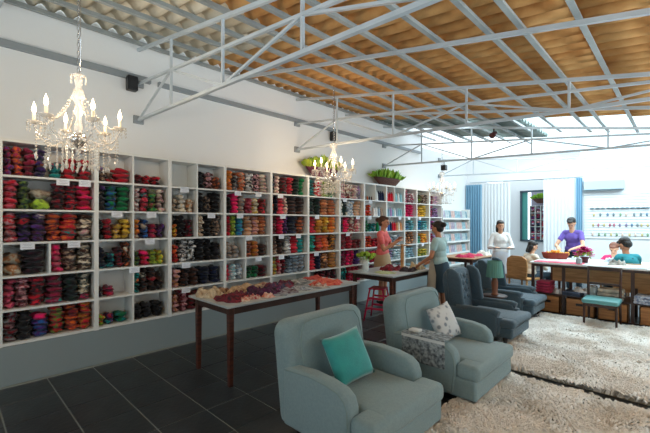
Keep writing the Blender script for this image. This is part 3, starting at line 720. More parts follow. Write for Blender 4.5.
# ------------------------------------------------------------------ plants in baskets on top of the shelves
def plant(name, loc, wy, h, bm_, lm, label, seed, n=150):
    rg = random.Random(seed); e = empty(name, loc, 0, label, 'plant', None)
    mb = MB()
    prof = [(.55, 0), (.62, .03), (.85, .11), (.95, .15), (.9, .15)]
    vs = []; fs = []; N = 20
    for r, z in prof:
        for j in range(N):
            q = 2 * math.pi * j / N; vs.append((r * .11 * math.cos(q), r * wy / 2 * math.sin(q), z * h / .3))
    for i in range(len(prof) - 1):
        for j in range(N): fs.append((i * N + j, i * N + (j + 1) % N, (i + 1) * N + (j + 1) % N, (i + 1) * N + j))
    fs.append(tuple(range(N))[::-1]); fs.append(tuple((len(prof) - 1) * N + j for j in range(N)))
    mb.add(vs, fs, True); mb.build('basket', bm_, e)
    leaf = MB()
    for i in range(n):
        y = rg.uniform(-.5, .5) * wy * 1.08; x = rg.uniform(-.09, .12); a = rg.uniform(0, 6.28)
        hh = rg.uniform(.5, 1.0) * h * .75 * (1 - .5 * (2 * y / wy) ** 2); base = Vector((x * .6, y * .85, h * .45)); tip = base + Vector((x * .5 + .035 * math.cos(a), .05 * math.sin(a) + y * .15, hh))
        side = Vector((-math.sin(a), math.cos(a), .2)).normalized() * rg.uniform(.025, .042); mid = base.lerp(tip, .65) + Vector((0, 0, .015))
        leaf.add([base, mid - side, tip, mid + side, mid + Vector((0, 0, -.008))], [(0, 1, 4), (1, 2, 4), (2, 3, 4), (3, 0, 4)])
    tag(leaf.build('foliage', lm, e), kind='stuff')
y0 = wall_y(303, -4.87); y1 = wall_y(341, -4.87); plant('potted_fern', (-4.88, (y0 + y1) / 2, 2.426), y1 - y0 - .1, .36, M_basketp, M_leaf2, 'long plum basket of yellow-green leaves on the shelf behind the second chandelier', 3, 220)
y0 = wall_y(371, -4.87); y1 = wall_y(403, -4.87); plant('potted_fern', (-4.88, (y0 + y1) / 2, 2.426), y1 - y0 - .15, .34, M_basket, M_leaf, 'long brown basket of bright green leaves on top of the far shelf units', 5, 260)

# ------------------------------------------------------------------ tables
def table(x0, x1, y0, y1, h, name, label, leg_in=.05, topm=M_top, lw=.058):
    e = empty(name, ((x0 + x1) / 2, (y0 + y1) / 2, 0), 0, label, 'table'); a, b = (x1 - x0) / 2, (y1 - y0) / 2
    mb = MB(); mb.b2((-a, -b, h - .022), (a, b, h)); mb.build('table_top', topm, e, bevel=.003, seg=1)
    mb = MB(); q = leg_in
    mb.b2((-a + q, -b + q + .01, h - .10), (a - q, -b + q + .035, h - .022)); mb.b2((-a + q, b - q - .035, h - .10), (a - q, b - q - .01, h - .022))
    mb.b2((-a + q + .01, -b + q, h - .10), (-a + q + .035, b - q, h - .022)); mb.b2((a - q - .035, -b + q, h - .10), (a - q - .01, b - q, h - .022))
    mb.build('apron', M_dwoodh, e)
    for sx in (-1, 1):
        for sy in (-1, 1):
            cx, cy = sx * (a - q - lw / 2), sy * (b - q - lw / 2)
            mb = MB(); t = lw / 2; u = lw * .36
            mb.add([(cx - u, cy - u, 0), (cx + u, cy - u, 0), (cx + u, cy + u, 0), (cx - u, cy + u, 0), (cx - t, cy - t, h - .022), (cx + t, cy - t, h - .022), (cx + t, cy + t, h - .022), (cx - t, cy + t, h - .022)],
                   [(0, 3, 2, 1), (4, 5, 6, 7), (0, 1, 5, 4), (1, 2, 6, 5), (2, 3, 7, 6), (3, 0, 4, 7)])
            mb.build('leg', M_dwood, e, bevel=.004, seg=1)
    return e
table(-3.89, -3.09, 1.87, 3.86, .80, 'work_table', 'long dark wooden table with grey top and knitted pieces beside the yarn shelves')
table(-4.0, -3.12, 4.68, 6.0, .785, 'work_table', 'dark table with pale top between the pink-shirted woman and woman in grey')
table(-4.1, -3.28, 8.0, 9.4, .80, 'work_table', 'wooden table with pink cloths near the blue curtain', topm=mat('pale_wood_top', '#b88a63', .4))

# knitted pieces on the near table
def crumple(name, cx, cy, z, wx, wy, h, m, label, cat, seed, group=None):
    rg = np.random.RandomState(seed); n = 22; ph = rg.uniform(0, 6, 6)
    vs = []; fs = []
    for i in range(n + 1):
        for j in range(n + 1):
            u, v = i / n * 2 - 1, j / n * 2 - 1
            r = max(abs(u), abs(v)); edge = 1 + .10 * math.sin(4 * math.atan2(v, u) + ph[0]) + .06 * math.sin(9 * math.atan2(v, u) + ph[1])
            s = (1 - .22 * (abs(u * v)))
            x, y = u * s * edge * wx / 2, v * s * edge * wy / 2
            fold = .5 + .25 * math.sin(5 * u + 3 * v + ph[2]) + .25 * math.sin(7 * v - 4 * u + ph[3]) * math.cos(3 * u + ph[4]) + .16 * math.sin(17 * u + ph[5]) * math.sin(15 * v + ph[1]) + rg.uniform(-.06, .06)
            zz = z + (h * fold * min(1, (1 - r) * 3.5)) + .003
            vs.append((cx + x, cy + y, zz))
    for i in range(n):
        for j in range(n): a = i * (n + 1) + j; fs.append((a, a + n + 1, a + n + 2, a + 1))
    mb = MB(); mb.add(vs, fs, True)
    # underside
    bt = [(x, y, z + .0005) for x, y, _ in vs]; mb.add(bt, [f[::-1] for f in fs], True)
    b = len(vs); ring = [j for j in range(n + 1)] + [(i) * (n + 1) + n for i in range(1, n + 1)] + [n * (n + 1) + j for j in range(n - 1, -1, -1)] + [i * (n + 1) for i in range(n - 1, 0, -1)]
    for a, c in zip(ring, ring[1:] + ring[:1]): mb.f.append((a, c, c + b, a + b)); mb.sm.append(True)
    return tag(mb.build(name, m), label, cat, group)
K_ = lambda n, a, b, s=25: mat('knit_' + n, a, .9, b, s, bump=.6, bscale=120)
crumple('knitted_scarf', -3.70, 2.02, .80, .36, .26, .09, K_('cream', '#d8c7a8', '#a8917a'), 'cream chunky knitted scarf heaped on the left corner of the near table', 'scarf', 1)
crumple('knitted_scarf', -3.62, 2.42, .80, .32, .46, .085, K_('oat', '#d2b48e', '#8f6f55'), 'oatmeal knitted scarf along the back edge of the near table', 'scarf', 2)
crumple('knitted_shawl', -3.36, 2.10, .80, .36, .34, .075, K_('wine', '#8c2436', '#2b1a24', 30), 'wine red and dark knitted shawl at the front corner of the near table', 'shawl', 3)
crumple('knitted_shawl', -3.40, 2.50, .80, .38, .40, .085, K_('plum', '#5a1f4a', '#191723', 24), 'plum and black crocheted shawl in a heap on the near table', 'shawl', 4)
crumple('crochet_flower', -3.20, 2.14, .801, .10, .10, .05, K_('flower', '#efe2cc', '#c9503a', 30), 'cream crochet flower on the front edge of the near table', 'ornament', 5, )
crumple('crochet_flower', -3.19, 2.42, .801, .13, .12, .05, K_('flower2', '#f0d8c6', '#d9694a', 20), 'pink and cream crochet flower at the middle of the near table edge', 'ornament', 6)
crumple('knitted_swatch', -3.30, 2.75, .80, .30, .30, .03, K_('grey', '#9a9ba0', '#5a3a48', 20), 'grey and mauve knitted swatch lying flat mid-table', 'swatch', 7)
crumple('knitted_swatch', -3.55, 2.86, .80, .34, .36, .06, K_('rose', '#8d3b4a', '#2a3a52', 16), 'rose and blue knitted swatch at the back of the near table', 'swatch', 8)
crumple('knitted_swatch', -3.58, 3.28, .80, .36, .40, .05, K_('bluec', '#c8c4b8', '#33485c', 8), 'beige and dark blue folded knit at the back of the near table', 'swatch', 10)
crumple('knitted_shawl', -3.38, 3.48, .80, .42, .50, .06, K_('coral', '#c0393a', '#e07a5c', 30), 'coral red crocheted shawl spread on the far end of the near table', 'shawl', 11)
crumple('knitted_shawl', -3.72, 3.60, .80, .24, .34, .05, K_('brick', '#a82f38', '#d0604a', 30), 'brick red crocheted strip at the far back corner of the near table', 'shawl', 12)
for i, (x, y, rz, cc) in enumerate([(-3.25, 3.02, .3, '#c9cdd0'), (-3.42, 3.08, -.2, '#8f98a0'), (-3.22, 2.62, .8, '#b9bcc2'), (-3.2, 3.22, -.5, '#d8d2c6')]):
    mb = MB(); mb.box((0, 0, .004), (.15, .21, .008)); o = mb.build('pattern_booklet', mat('booklet_%d' % i, cc, .5, '#5c646e', 9), bevel=.001, seg=1); o.location = (x, y, .801); o.rotation_euler = (0, 0, rz)
    tag(o, ['pale grey booklet lying open toward the table edge, near table', 'grey booklet in the centre of the near table', 'small silver-grey booklet beside the plum shawl', 'cream booklet near the coral shawl on the near table'][i], 'booklet')
for k_, (x, y, wx, wy, h, c1, c2, w1_) in enumerate([(-3.46, 2.28, .16, .16, .05, '#1d2a44', '#7a2a3c', 'navy and wine crochet square between the two front shawls'), (-3.24, 2.28, .12, .14, .04, '#b03a44', '#e9d9c4', 'red and cream crochet square at the front edge of the near table'),
    (-3.48, 2.72, .2, .18, .07, '#2b3350', '#8a3a6a', 'dark blue and mauve crochet piece behind the plum shawl'), (-3.76, 2.78, .2, .24, .05, '#c7b59a', '#7f3a3a', 'beige and brick crochet strip at the back edge of the near table'),
    (-3.30, 2.95, .2, .22, .03, '#6f7682', '#c9cdd2', 'slate grey knitted square at the middle of the near table edge'), (-3.66, 3.05, .22, .2, .06, '#7a2438', '#26304a', 'maroon and navy crochet square behind the booklets'),
    (-3.28, 3.28, .2, .2, .04, '#d2c6b4', '#a8424a', 'cream and red knitted square before the coral shawl'), (-3.80, 2.24, .16, .16, .05, '#6b3b2e', '#cdb08c', 'brown and oat crochet piece at the left back corner of the near table')]):
    crumple('crochet_square', x, y, .80, wx, wy, h, K_('sq%d' % k_, c1, c2, 34), w1_, 'crochet', 70 + k_, 'crochet squares on the near table')
# middle table things
crumple('knitted_cloth', -3.45, 4.95, .785, .34, .30, .02, K_('sage', '#c8cf9a', '#a5ad88', 10), 'pale green flat cloth on the front of the middle table', 'cloth', 21)
crumple('knitted_shawl', -3.62, 5.35, .785, .34, .42, .09, K_('ruby', '#9a2438', '#4a1420', 22), 'ruby knitted pile in the middle of the middle table', 'shawl', 22)
crumple('knitted_shawl', -3.32, 5.42, .785, .26, .34, .06, K_('ink', '#24242c', '#3a2a30', 22), 'black knitted piece near the edge of the middle table', 'shawl', 23)
crumple('fabric_bag', -3.35, 5.78, .785, .26, .22, .12, K_('ecru', '#d6bf98', '#b59870', 14), 'ecru soft bag at the far end of the middle table', 'bag', 24)
# flower vase on the middle table
vz = empty('flower_vase', (-3.83, 4.93, .785), 0, 'white vase with a lime green bouquet on the middle table', 'vase')
mb = MB(); mb.lathe([(.045, 0), (.05, .02), (.055, .1), (.06, .19), (.055, .19), (.05, .02)], n=18); mb.build('vase', mat('frosted_white', '#dfe6e4', .3), vz)
rg = random.Random(2); mb = MB(); mb2 = MB()
for i in range(34):
    a = rg.uniform(0, 6.28); r = rg.uniform(0, .17); p = (r * math.cos(a), r * math.sin(a), .27 + .05 * rg.random() - r * .25)
    mb.ell(p, (.035, .035, .028), 7, 4); mb2.tube([(0, 0, .1), p], .003, 4)
mb.build('bloom', mat('lime_bloom', '#9dbb3c', .8, '#7aa12c', 30, bump=.8, bscale=60), vz); mb2.build('stems', M_leaf, vz)
# wooden yarn swift and gadget on the middle table
sw = empty('yarn_swift', (-3.62, 5.72, .785), 0, 'wooden yarn swift post standing on the middle table between the two women', 'yarn swift')
mb = MB(); mb.lathe([(.07, 0), (.07, .02), (.03, .03), (.03, .2), (.036, .25), (.025, .28), (.03, .34), (.02, .42)], n=14); mb.build('post', M_lwood, sw)
for k in range(4):
    a = k * math.pi / 4; mb = MB(); mb.box((0, 0, .40), (.34, .014, .01), (0, 0, a)); mb.build('slat', M_lwood, sw)
# far table
crumple('folded_shawl', -3.6, 8.3, .80, .42, .40, .06, K_('cerise', '#d0305a', '#b02048', 20), 'cerise pink shawl lying on the table by the blue curtain', 'shawl', 31)
crumple('folded_shawl', -3.62, 8.8, .80, .42, .36, .05, K_('rosy', '#e05070', '#c03a5a', 20), 'rose pink shawl behind the cerise one by the blue curtain', 'shawl', 32)
crumple('white_cloth', -3.5, 9.12, .80, .34, .34, .12, K_('snow', '#ece8e0', '#d8d2c8', 10), 'white heaped cloth on the far end of the table by the curtain', 'cloth', 33)

# pink step stool under the middle table
st = empty('step_stool', (-3.62, 5.0, 0), .3, 'cherry pink metal stool under the near end of the middle table', 'stool')
M_pink = mat('cherry_paint', '#d32a55', .35)
mb = MB(); mb.b2((-.13, -.13, .50), (.13, .13, .525)); mb.build('seat', M_pink, st, bevel=.01)
for sx in (-1, 1):
    for sy in (-1, 1): mb = MB(); mb.tube([(sx * .19, sy * .17, 0), (sx * .11, sy * .11, .50)], .014, 8); mb.build('leg', M_pink, st)
for z, f in ((.16, .168), (.32, .142)):
    for sx in (-1, 1):
        mb = MB(); mb.box((sx * f, 0, z), (.02, 2 * f - .02, .03)); mb.build('rung', M_pink, st)
        mb = MB(); mb.box((0, sx * f * .95, z + .04), (2 * f - .02, .02, .03)); mb.build('rung', M_pink, st)

# ------------------------------------------------------------------ sage armchairs
def rounded_slab(mb, poly, lo, hi): return mb.prism(poly, lo, hi, 'y')
def sage_chair(name):
    e = empty(name, (0, 0, 0))
    W2 = .455
    mb = MB(); mb.b2((-.44, -W2 + .01, .075), (.40, W2 - .01, .25)); mb.build('base', M_cuph, e, bevel=.025, seg=3)
    # seat cushion
    mb = MB(); mb.b2((-.30, -.315, .245), (.42, .315, .375)); mb.build('seat_cushion', M_cuph, e, bevel=.045, seg=4, smooth_all=True)
    mb = MB(); mb.b2((.215, -W2 + .005, .235), (.425, W2 - .005, .372)); mb.build('cushion_front', M_cuph, e, bevel=.045, seg=4, smooth_all=True)
    # back: front-view outline with big rounded top corners, leaning back
    o = [(-W2, .08)]
    for k in range(7):
        a = math.pi - k * math.pi / 12; o.append((-W2 + .11 + .11 * math.cos(a), .745 + .11 * math.sin(a)))
    for k in range(7):
        a = math.pi / 2 - k * math.pi / 12; o.append((W2 - .11 + .11 * math.cos(a), .745 + .11 * math.sin(a)))
    o.append((W2, .08))
    mb = MB(); mb.prism(o, -.10, .10, 'x'); b = mb.build('backrest', M_cuph, e, bevel=.065, seg=4, smooth_all=True)
    b.location = (-.375, 0, 0); b.rotation_euler = (0, -.13, 0)
    mb = MB()
    yy = W2 - .10
    mb.tube([(-.27, -yy, .40), (-.315, -yy, .6), (-.345, -yy + .01, .75), (-.36, -yy + .06, .822), (-.36, -.2, .84), (-.36, .2, .84), (-.36, yy - .06, .822), (-.345, yy - .01, .75), (-.315, yy, .6), (-.27, yy, .40)], .005, 6)
    p = mb.build('back_piping', M_pipe, e)
    # arms
    prof = [(-.42, .09), (.20, .09), (.225, .30), (.225, .40), (.20, .465), (.14, .508), (.02, .53), (-.15, .54), (-.42, .52)]
    for s in (-1, 1):
        mb = MB(); y0, y1 = (s * (W2 + .008), s * (W2 - .115)); mb.prism(prof, min(y0, y1), max(y0, y1), 'y'); a = mb.build('arm', M_cuph, e, bevel=.03, seg=4, smooth_all=True)
        mb = MB(); yy = s * (W2 + .004)
        mb.tube([(.19, yy, .12), (.212, yy, .30), (.21, yy, .39), (.185, yy, .45), (.13, yy, .49), (.02, yy, .51), (-.15, yy, .52), (-.40, yy, .50)], .005, 6); mb.build('piping', M_pipe, a)
    for sx in (-1, 1):
        for sy in (-1, 1):
            mb = MB(); mb.lathe([(.014, 0), (.017, .004), (.024, .08)], (sx * .34, sy * .37, 0), 10); mb.build('foot', M_blackw, e)
    return e
A = sage_chair('armchair'); A.location = (-1.74, 2.235, 0); tag(A, 'sage armchair closest to the camera, with a teal cushion on its seat', 'armchair', 'sage armchairs')
B = dup(A); B.location = (-1.655, 3.56, 0); tag(B, 'sage armchair with a patterned cushion and a printed organiser over its arm', 'armchair', 'sage armchairs')

def pillow(name, s, t, m):
    n = 14; vs = []; fs = []
    for side in (1, -1):
        for i in range(n + 1):
            for j in range(n + 1):
                u, v = i / n * 2 - 1, j / n * 2 - 1
                k = (1 - u * u) * (1 - v * v); th = t * k ** .38 if k > 0 else 0
                pin = 1 - .07 * (1 - u * u) * abs(v) ** 2; pin2 = 1 - .07 * (1 - v * v) * abs(u) ** 2
                vs.append((side * th / 2, u * s / 2 * pin2, v * s / 2 * pin))
    q = (n + 1) ** 2
    for i in range(n):
        for j in range(n):
            a = i * (n + 1) + j; fs.append((a, a + 1, a + n + 2, a + n + 1)); fs.append((q + a, q + a + n + 1, q + a + n + 2, q + a + 1))
    mb = MB(); mb.add(vs, fs, True); me = mb.mesh(name, m)
    bm = bmesh.new(); bm.from_mesh(me); bmesh.ops.remove_doubles(bm, verts=bm.verts, dist=.0015); bm.to_mesh(me); bm.free()
    return obj(name, me)
p = pillow('throw_pillow', .385, .15, M_tealc); p.location = (-1.88, 2.20, .555); p.rotation_euler = Euler((R(7), R(-27), R(-10))); tag(p, 'plain teal velvet cushion leaning in the nearest armchair', 'cushion')
M_patc = mat('butterfly_print', '#dfe2e2', .8, '#7b8590', 16, ntype='voronoi'); 
_r = [n for n in M_patc.node_tree.nodes if n.type == 'VALTORGB'][0]; _r.color_ramp.elements[0].position = .22; _r.color_ramp.elements[0].color = lin('#7f8a94'); _r.color_ramp.elements[1].position = .42; _r.color_ramp.elements[1].color = lin('#cfd3d4')
p = pillow('throw_pillow', .37, .13, M_patc); p.location = (-1.82, 3.68, .545); p.rotation_euler = Euler((R(8), R(-24), R(-12))); tag(p, 'pale grey patterned cushion in the second armchair', 'cushion')
# organiser over B's near arm
og = empty('arm_organiser', (-1.74, 3.125, 0), 0, 'grey printed pocket organiser hanging over the second armchair\'s near arm', 'organiser')
M_org = mat('grey_newsprint', '#a9b4b8', .8, '#4c555c', 34)
yb = -.032
mb = MB(); mb.b2((-.22, yb - .008, .29), (.22, yb, .545)); mb.b2((-.22, yb - .008, .538), (.22, .17, .550)); mb.build('panel', M_org, og, bevel=.004, seg=2)
mb = MB(); mb.b2((-.20, yb - .02, .30), (-.01, yb - .008, .46)); mb.build('pocket', M_org, og, bevel=.004, seg=1)
mb = MB(); mb.b2((.01, yb - .02, .30), (.20, yb - .008, .46)); mb.build('pocket', M_org, og, bevel=.004, seg=1)
mb = MB(); mb.b2((-.22, yb - .012, .51), (.22, yb - .008, .535)); mb.build('trim_band', mat('white_cotton', '#d8dcdc', .8), og)
mb = MB(); mb.b2((-.17, -.02, .551), (-.06, .06, .575)); o = mb.build('pin_cushion', mat('white_felt', '#dfe3e2', .9), None, bevel=.01); o.location = (-1.74, 3.14, 0); tag(o, 'small white pin cushion on top of the arm organiser', 'pin cushion')

# ------------------------------------------------------------------ petrol wingback chairs
def wing_chair(name):
    e = empty(name, (0, 0, 0))
    mb = MB(); mb.b2((-.36, -.34, .14), (.41, .35, .28)); mb.build('base', M_cuphd, e, bevel=.03, seg=3)
    mb = MB(); mb.b2((-.26, -.27, .27), (.44, .27, .385)); mb.b2((.24, -.37, .27), (.44, .37, .38)); mb.build('seat_cushion', M_cuphd, e, bevel=.05, seg=4, smooth_all=True)
    o = [(-.31, .14), (-.34, .5), (-.35, .80), (-.31, .89), (-.2, .935), (0, .95), (.2, .935), (.31, .89), (.35, .80), (.34, .5), (.31, .14)]
    mb = MB(); mb.prism(o, -.06, .06, 'x'); b = mb.build('backrest', M_cuphd, e, bevel=.035, seg=3, smooth_all=True); b.location = (-.36, 0, 0); b.rotation_euler = (0, -.12, 0)
    btn = MB()
    for r_ in range(4):
        for c_ in range(4 if r_ % 2 else 3):
            y = (c_ - (1.5 if r_ % 2 else 1)) * .13; btn.ell((.062, y, .52 + r_ * .10), (.010, .014, .014), 8, 4)
    btn.build('button', M_black, b)
    tf = MB()
    for r_ in range(4):
        for c_ in range(3 if r_ % 2 else 4):
            y = (c_ - (1 if r_ % 2 else 1.5)) * .13; tf.ell((.045, y, .52 + r_ * .10), (.035, .062, .05), 10, 6)
    tf.build('tuft', M_cuphd, b)
    wp = [(-.40, .36), (-.16, .36), (-.20, .50), (-.23, .66), (-.24, .80), (-.28, .90), (-.36, .955), (-.46, .95)]
    ap = [(-.38, .14), (.22, .14), (.24, .30), (.24, .40), (.20, .45), (.12, .465), (.0, .46), (-.2, .455), (-.38, .455)]
    for s in (-1, 1):
        a, c_ = s * .36, s * .29; mb = MB(); mb.prism(wp, min(a, c_), max(a, c_), 'y'); mb.build('wing', M_cuphd, e, bevel=.03, seg=3, smooth_all=True)
        a, c_ = s * .40, s * .275; mb = MB(); mb.prism(ap, min(a, c_), max(a, c_), 'y'); am = mb.build('arm', M_cuphd, e, bevel=.035, seg=3, smooth_all=True)
        mb = MB(); mb.tube([(.225, s * .335, .18), (.235, s * .335, .28), (.24, s * .335, .40)], [.03, .035, .05], 10); mb.tube([(-.30, s * .345, .445), (.20, s * .345, .44), (.245, s * .345, .425)], [.045, .056, .052], 12); mb.build('arm_roll', M_cuphd, am)
    for sx, sy in ((1, 1), (1, -1), (-1, 1), (-1, -1)):
        mb = MB(); mb.tube([(sx * .33, sy * .30, 0), (sx * .31, sy * .30, .06), (sx * .31, sy * .30, .15)], [.018, .022, .032], 8); mb.build('leg', M_blackw, e)
    return e
C = wing_chair('wingback_chair'); C.location = (-1.93, 5.23, 0); C.scale = (1.0, 1.0, 1.0); tag(C, 'petrol blue tufted wingback chair behind the second sage armchair', 'armchair', 'petrol wingback chairs')
D = dup(C); D.location = (-2.10, 6.75, 0); tag(D, 'petrol blue wingback chair beside the green-shaded lamp, farther of the two', 'armchair', 'petrol wingback chairs')
# lamp with green shade on a small side table
stb = empty('side_table', (-2.12, 5.98, 0), 0, 'small dark round side table between the two wingback chairs', 'table')
mb = MB(); mb.lathe([(.17, .44), (.18, .45), (.18, .465)], n=20); mb.build('top', M_dwoodh, stb)
mb = MB(); mb.lathe([(.12, 0), (.11, .02), (.03, .05), (.025, .25), (.035, .44)], n=14); mb.build('pedestal', M_dwoodh, stb)
lp = empty('table_lamp', (-2.12, 5.98, .465), 0, 'table lamp with a green pleated shade on a brown wooden base', 'lamp')
mb = MB(); mb.lathe([(.055, 0), (.055, .02), (.04, .03), (.045, .12), (.05, .2), (.035, .26), (.012, .28), (.01, .34)], n=14); mb.build('lamp_base', mat('brown_turned_wood', '#7a4a30', .45), lp)
N_ = 48; vs = []; fs = []
for z, r in ((.28, .125), (.53, .10)):
    for j in range(N_): q = 2 * math.pi * j / N_; rr = r * (1 + (.03 if j % 2 else -.0)); vs.append((rr * math.cos(q), rr * math.sin(q), z))
for j in range(N_): fs.append((j, (j + 1) % N_, N_ + (j + 1) % N_, N_ + j))
mb = MB(); mb.add(vs, fs); mb.add([(x * .97, y * .97, z) for x, y, z in vs], [f[::-1] for f in fs])
mb.build('lamp_shade', mat('green_pleated_silk', '#5f9388', .8), lp)

# ------------------------------------------------------------------ shaggy rugs
def rug(x0, x1, y0, y1, label, seed, n):
    rs = np.random.RandomState(seed); cx, cy = (x0 + x1) / 2, (y0 + y1) / 2
    e = empty('shaggy_rug', (cx, cy, 0), 0, label, 'rug', 'shaggy sheepskin rugs'); a, b = (x1 - x0) / 2, (y1 - y0) / 2
    mb = MB(); mb.b2((-a + .03, -b + .03, .001), (a - .03, b - .03, .034)); mb.build('backing', mat('rug_backing', '#cfc5b2', .95, '#b3a58c', 9), e)
    m = bpy.data.materials.get('wool_pile')
    if not m:
        m = mat('wool_pile', '#eeebe4', .95, '#a89880', 2.6, sheen=.3)
        rr = [q for q in m.node_tree.nodes if q.type == 'VALTORGB'][0]; rr.color_ramp.elements[0].position = .5; rr.color_ramp.elements[1].position = .8
    P = np.stack([rs.uniform(-a, a, n), rs.uniform(-b, b, n)], 1)
    # clumps: height field and combed direction from a few sines
    ph = rs.uniform(0, 6.28, 8)
    hx = np.sin(P[:, 0] * 9 + ph[0] + 1.5 * np.sin(P[:, 1] * 7 + ph[1])) * np.sin(P[:, 1] * 11 + ph[2] + 1.3 * np.sin(P[:, 0] * 6 + ph[3]))
    ang = 2.5 * np.sin(P[:, 0] * 4 + ph[4]) + 2.5 * np.sin(P[:, 1] * 5 + ph[5]) + rs.normal(0, .7, n)
    L = rs.uniform(.05, .085, n); hgt = .040 + .013 * hx + rs.uniform(0, .018, n)
    wd = rs.uniform(.007, .013, n)
    dx, dy = np.cos(ang), np.sin(ang)
    V = np.zeros((n, 7, 3)); base = np.stack([P[:, 0], P[:, 1], np.full(n, .018)], 1)
    mid = base + np.stack([dx * L * .4, dy * L * .4, hgt], 1); tip = base + np.stack([dx * L * 1.1, dy * L * 1.1, hgt * .72], 1)
    sd = np.stack([-dy * wd, dx * wd, np.zeros(n)], 1)
    V[:, 0] = base - sd; V[:, 1] = base + sd; V[:, 2] = mid + sd; V[:, 3] = mid - sd; V[:, 4] = tip; V[:, 5] = mid + np.array([0, 0, .008]); V[:, 6] = base - np.stack([dx, dy, np.zeros(n)], 1) * .01
    tmpl = np.array([[0, 6, 5], [0, 5, 3], [6, 1, 5], [1, 2, 5], [3, 5, 4], [5, 2, 4]])
    F = (np.arange(n)[:, None, None] * 7 + tmpl[None]).reshape(-1, 3)
    me = bpy.data.meshes.new('wool_pile'); me.from_pydata(V.reshape(-1, 3).tolist(), [], F.tolist()); me.materials.append(m)
    me.polygons.foreach_set('use_smooth', [True] * len(me.polygons))
    o = obj('pile', me, e); o['kind'] = 'stuff'
rug(-1.45, 1.6, 1.3, 4.02, 'cream shaggy wool rug in the lower right corner, under the sage armchairs', 1, 46000)
rug(-1.72, 1.9, 4.25, 7.1, 'cream shaggy wool rug behind the near one, reaching the workbench', 2, 46000)

# ------------------------------------------------------------------ dining chair with teal seat
ch = empty('dining_chair', (-.895, 6.93, 0), 0, 'dark wooden chair with teal padded seat, its back against the workbench', 'chair')
for sx in (-1, 1):
    mb = MB(); mb.tube([(sx * .195, -.20, 0), (sx * .19, -.19, .39)], [.013, .019], 8); mb.build('leg', M_dwoodh, ch)
    mb = MB(); mb.tube([(sx * .20, .24, 0), (sx * .195, .19, .39), (sx * .20, .20, .6), (sx * .205, .23, .90)], [.014, .02, .018, .014], 8); mb.build('leg', M_dwoodh, ch)
    mb = MB(); mb.b2((sx * .19 - .01, -.19, .34), (sx * .19 + .01, .19, .39)); mb.build('seat_rail', M_dwoodh, ch)
mb = MB(); mb.b2((-.19, -.20, .34), (.19, -.18, .39)); mb.b2((-.19, .18, .34), (.19, .20, .39)); mb.build('seat_rail', M_dwoodh, ch)
mb = MB(); mb.b2((-.225, -.23, .385), (.225, .21, .45)); mb.build('seat', mat('teal_leather', '#5d9a9c', .4), ch, bevel=.028, seg=4, smooth_all=True)
mb = MB(); mb.b2((-.195, .205, .84), (.195, .225, .90)); mb.build('top_rail', M_dwoodh, ch, bevel=.006); mb = MB(); mb.b2((-.19, .19, .62), (.19, .207, .655)); mb.build('back_rail', M_dwoodh, ch, bevel=.004)

# ------------------------------------------------------------------ workbench with crates
WB = empty('workbench', (-.55, 7.65, 0), 0, 'long dark-framed workbench with a white top and open shelf, on the right', 'workbench')
X0, X1 = -1.45, 2.6   # local
def WP(name, lo, hi, m, bev=0): mb = MB(); mb.b2(lo, hi); return mb.build(name, m, WB, bevel=bev, seg=1)
WP('bench_top', (X0, -.32, .865), (X1, .32, .89), mat('white_laminate', '#e7e9ea', .3)); WP('apron', (X0 + .03, -.30, .82), (X1 - .03, -.275, .865), M_dwoodh)
for x in (X0 + .05, X0 + .52, -.02, .72, 1.4, 2.1, X1 - .05):
    for y in (-.275, .275): WP('post', (x - .022, y - .022, 0), (x + .022, y + .022, .865), M_dwoodh)
WP('shelf_board', (X0 + .03, -.30, .335), (X1 - .03, .30, .36), M_dwoodh); WP('lower_board', (X0 + .03, -.30, .03), (X1 - .03, .30, .05), M_dwoodh)
WP('back_panel', (X0 + .25, .20, .52), (X1 - .03, .215, .86), M_lwood)
crates = [(-1.165, .38, ''), (-.69, .40, ''), (-.26, .38, ''), (.35, .58, ''), (1.06, .58, ''), (1.75, .58, '')]
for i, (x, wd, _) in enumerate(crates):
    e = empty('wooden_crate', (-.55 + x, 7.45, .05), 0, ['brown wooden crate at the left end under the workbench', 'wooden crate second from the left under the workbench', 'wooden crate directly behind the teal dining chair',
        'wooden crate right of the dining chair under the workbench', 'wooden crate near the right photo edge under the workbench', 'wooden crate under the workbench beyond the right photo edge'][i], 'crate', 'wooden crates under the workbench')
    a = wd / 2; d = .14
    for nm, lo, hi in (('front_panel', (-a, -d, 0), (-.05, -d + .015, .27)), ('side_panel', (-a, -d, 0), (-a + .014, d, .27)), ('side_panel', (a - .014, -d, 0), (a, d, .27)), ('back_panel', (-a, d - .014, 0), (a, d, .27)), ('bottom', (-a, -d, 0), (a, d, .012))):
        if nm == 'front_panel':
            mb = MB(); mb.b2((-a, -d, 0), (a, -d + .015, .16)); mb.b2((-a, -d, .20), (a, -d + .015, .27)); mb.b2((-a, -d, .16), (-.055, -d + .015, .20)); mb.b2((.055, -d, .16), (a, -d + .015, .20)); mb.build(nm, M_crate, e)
            mb = MB(); mb.b2((-.055, -d + .012, .16), (.055, -d + .016, .20)); mb.build('slot_shade_plate', M_black, e)  # black plate in the hand hole stands in for its shaded inside
        else: mb = MB(); mb.b2(lo, hi); mb.build(nm, M_crate, e)
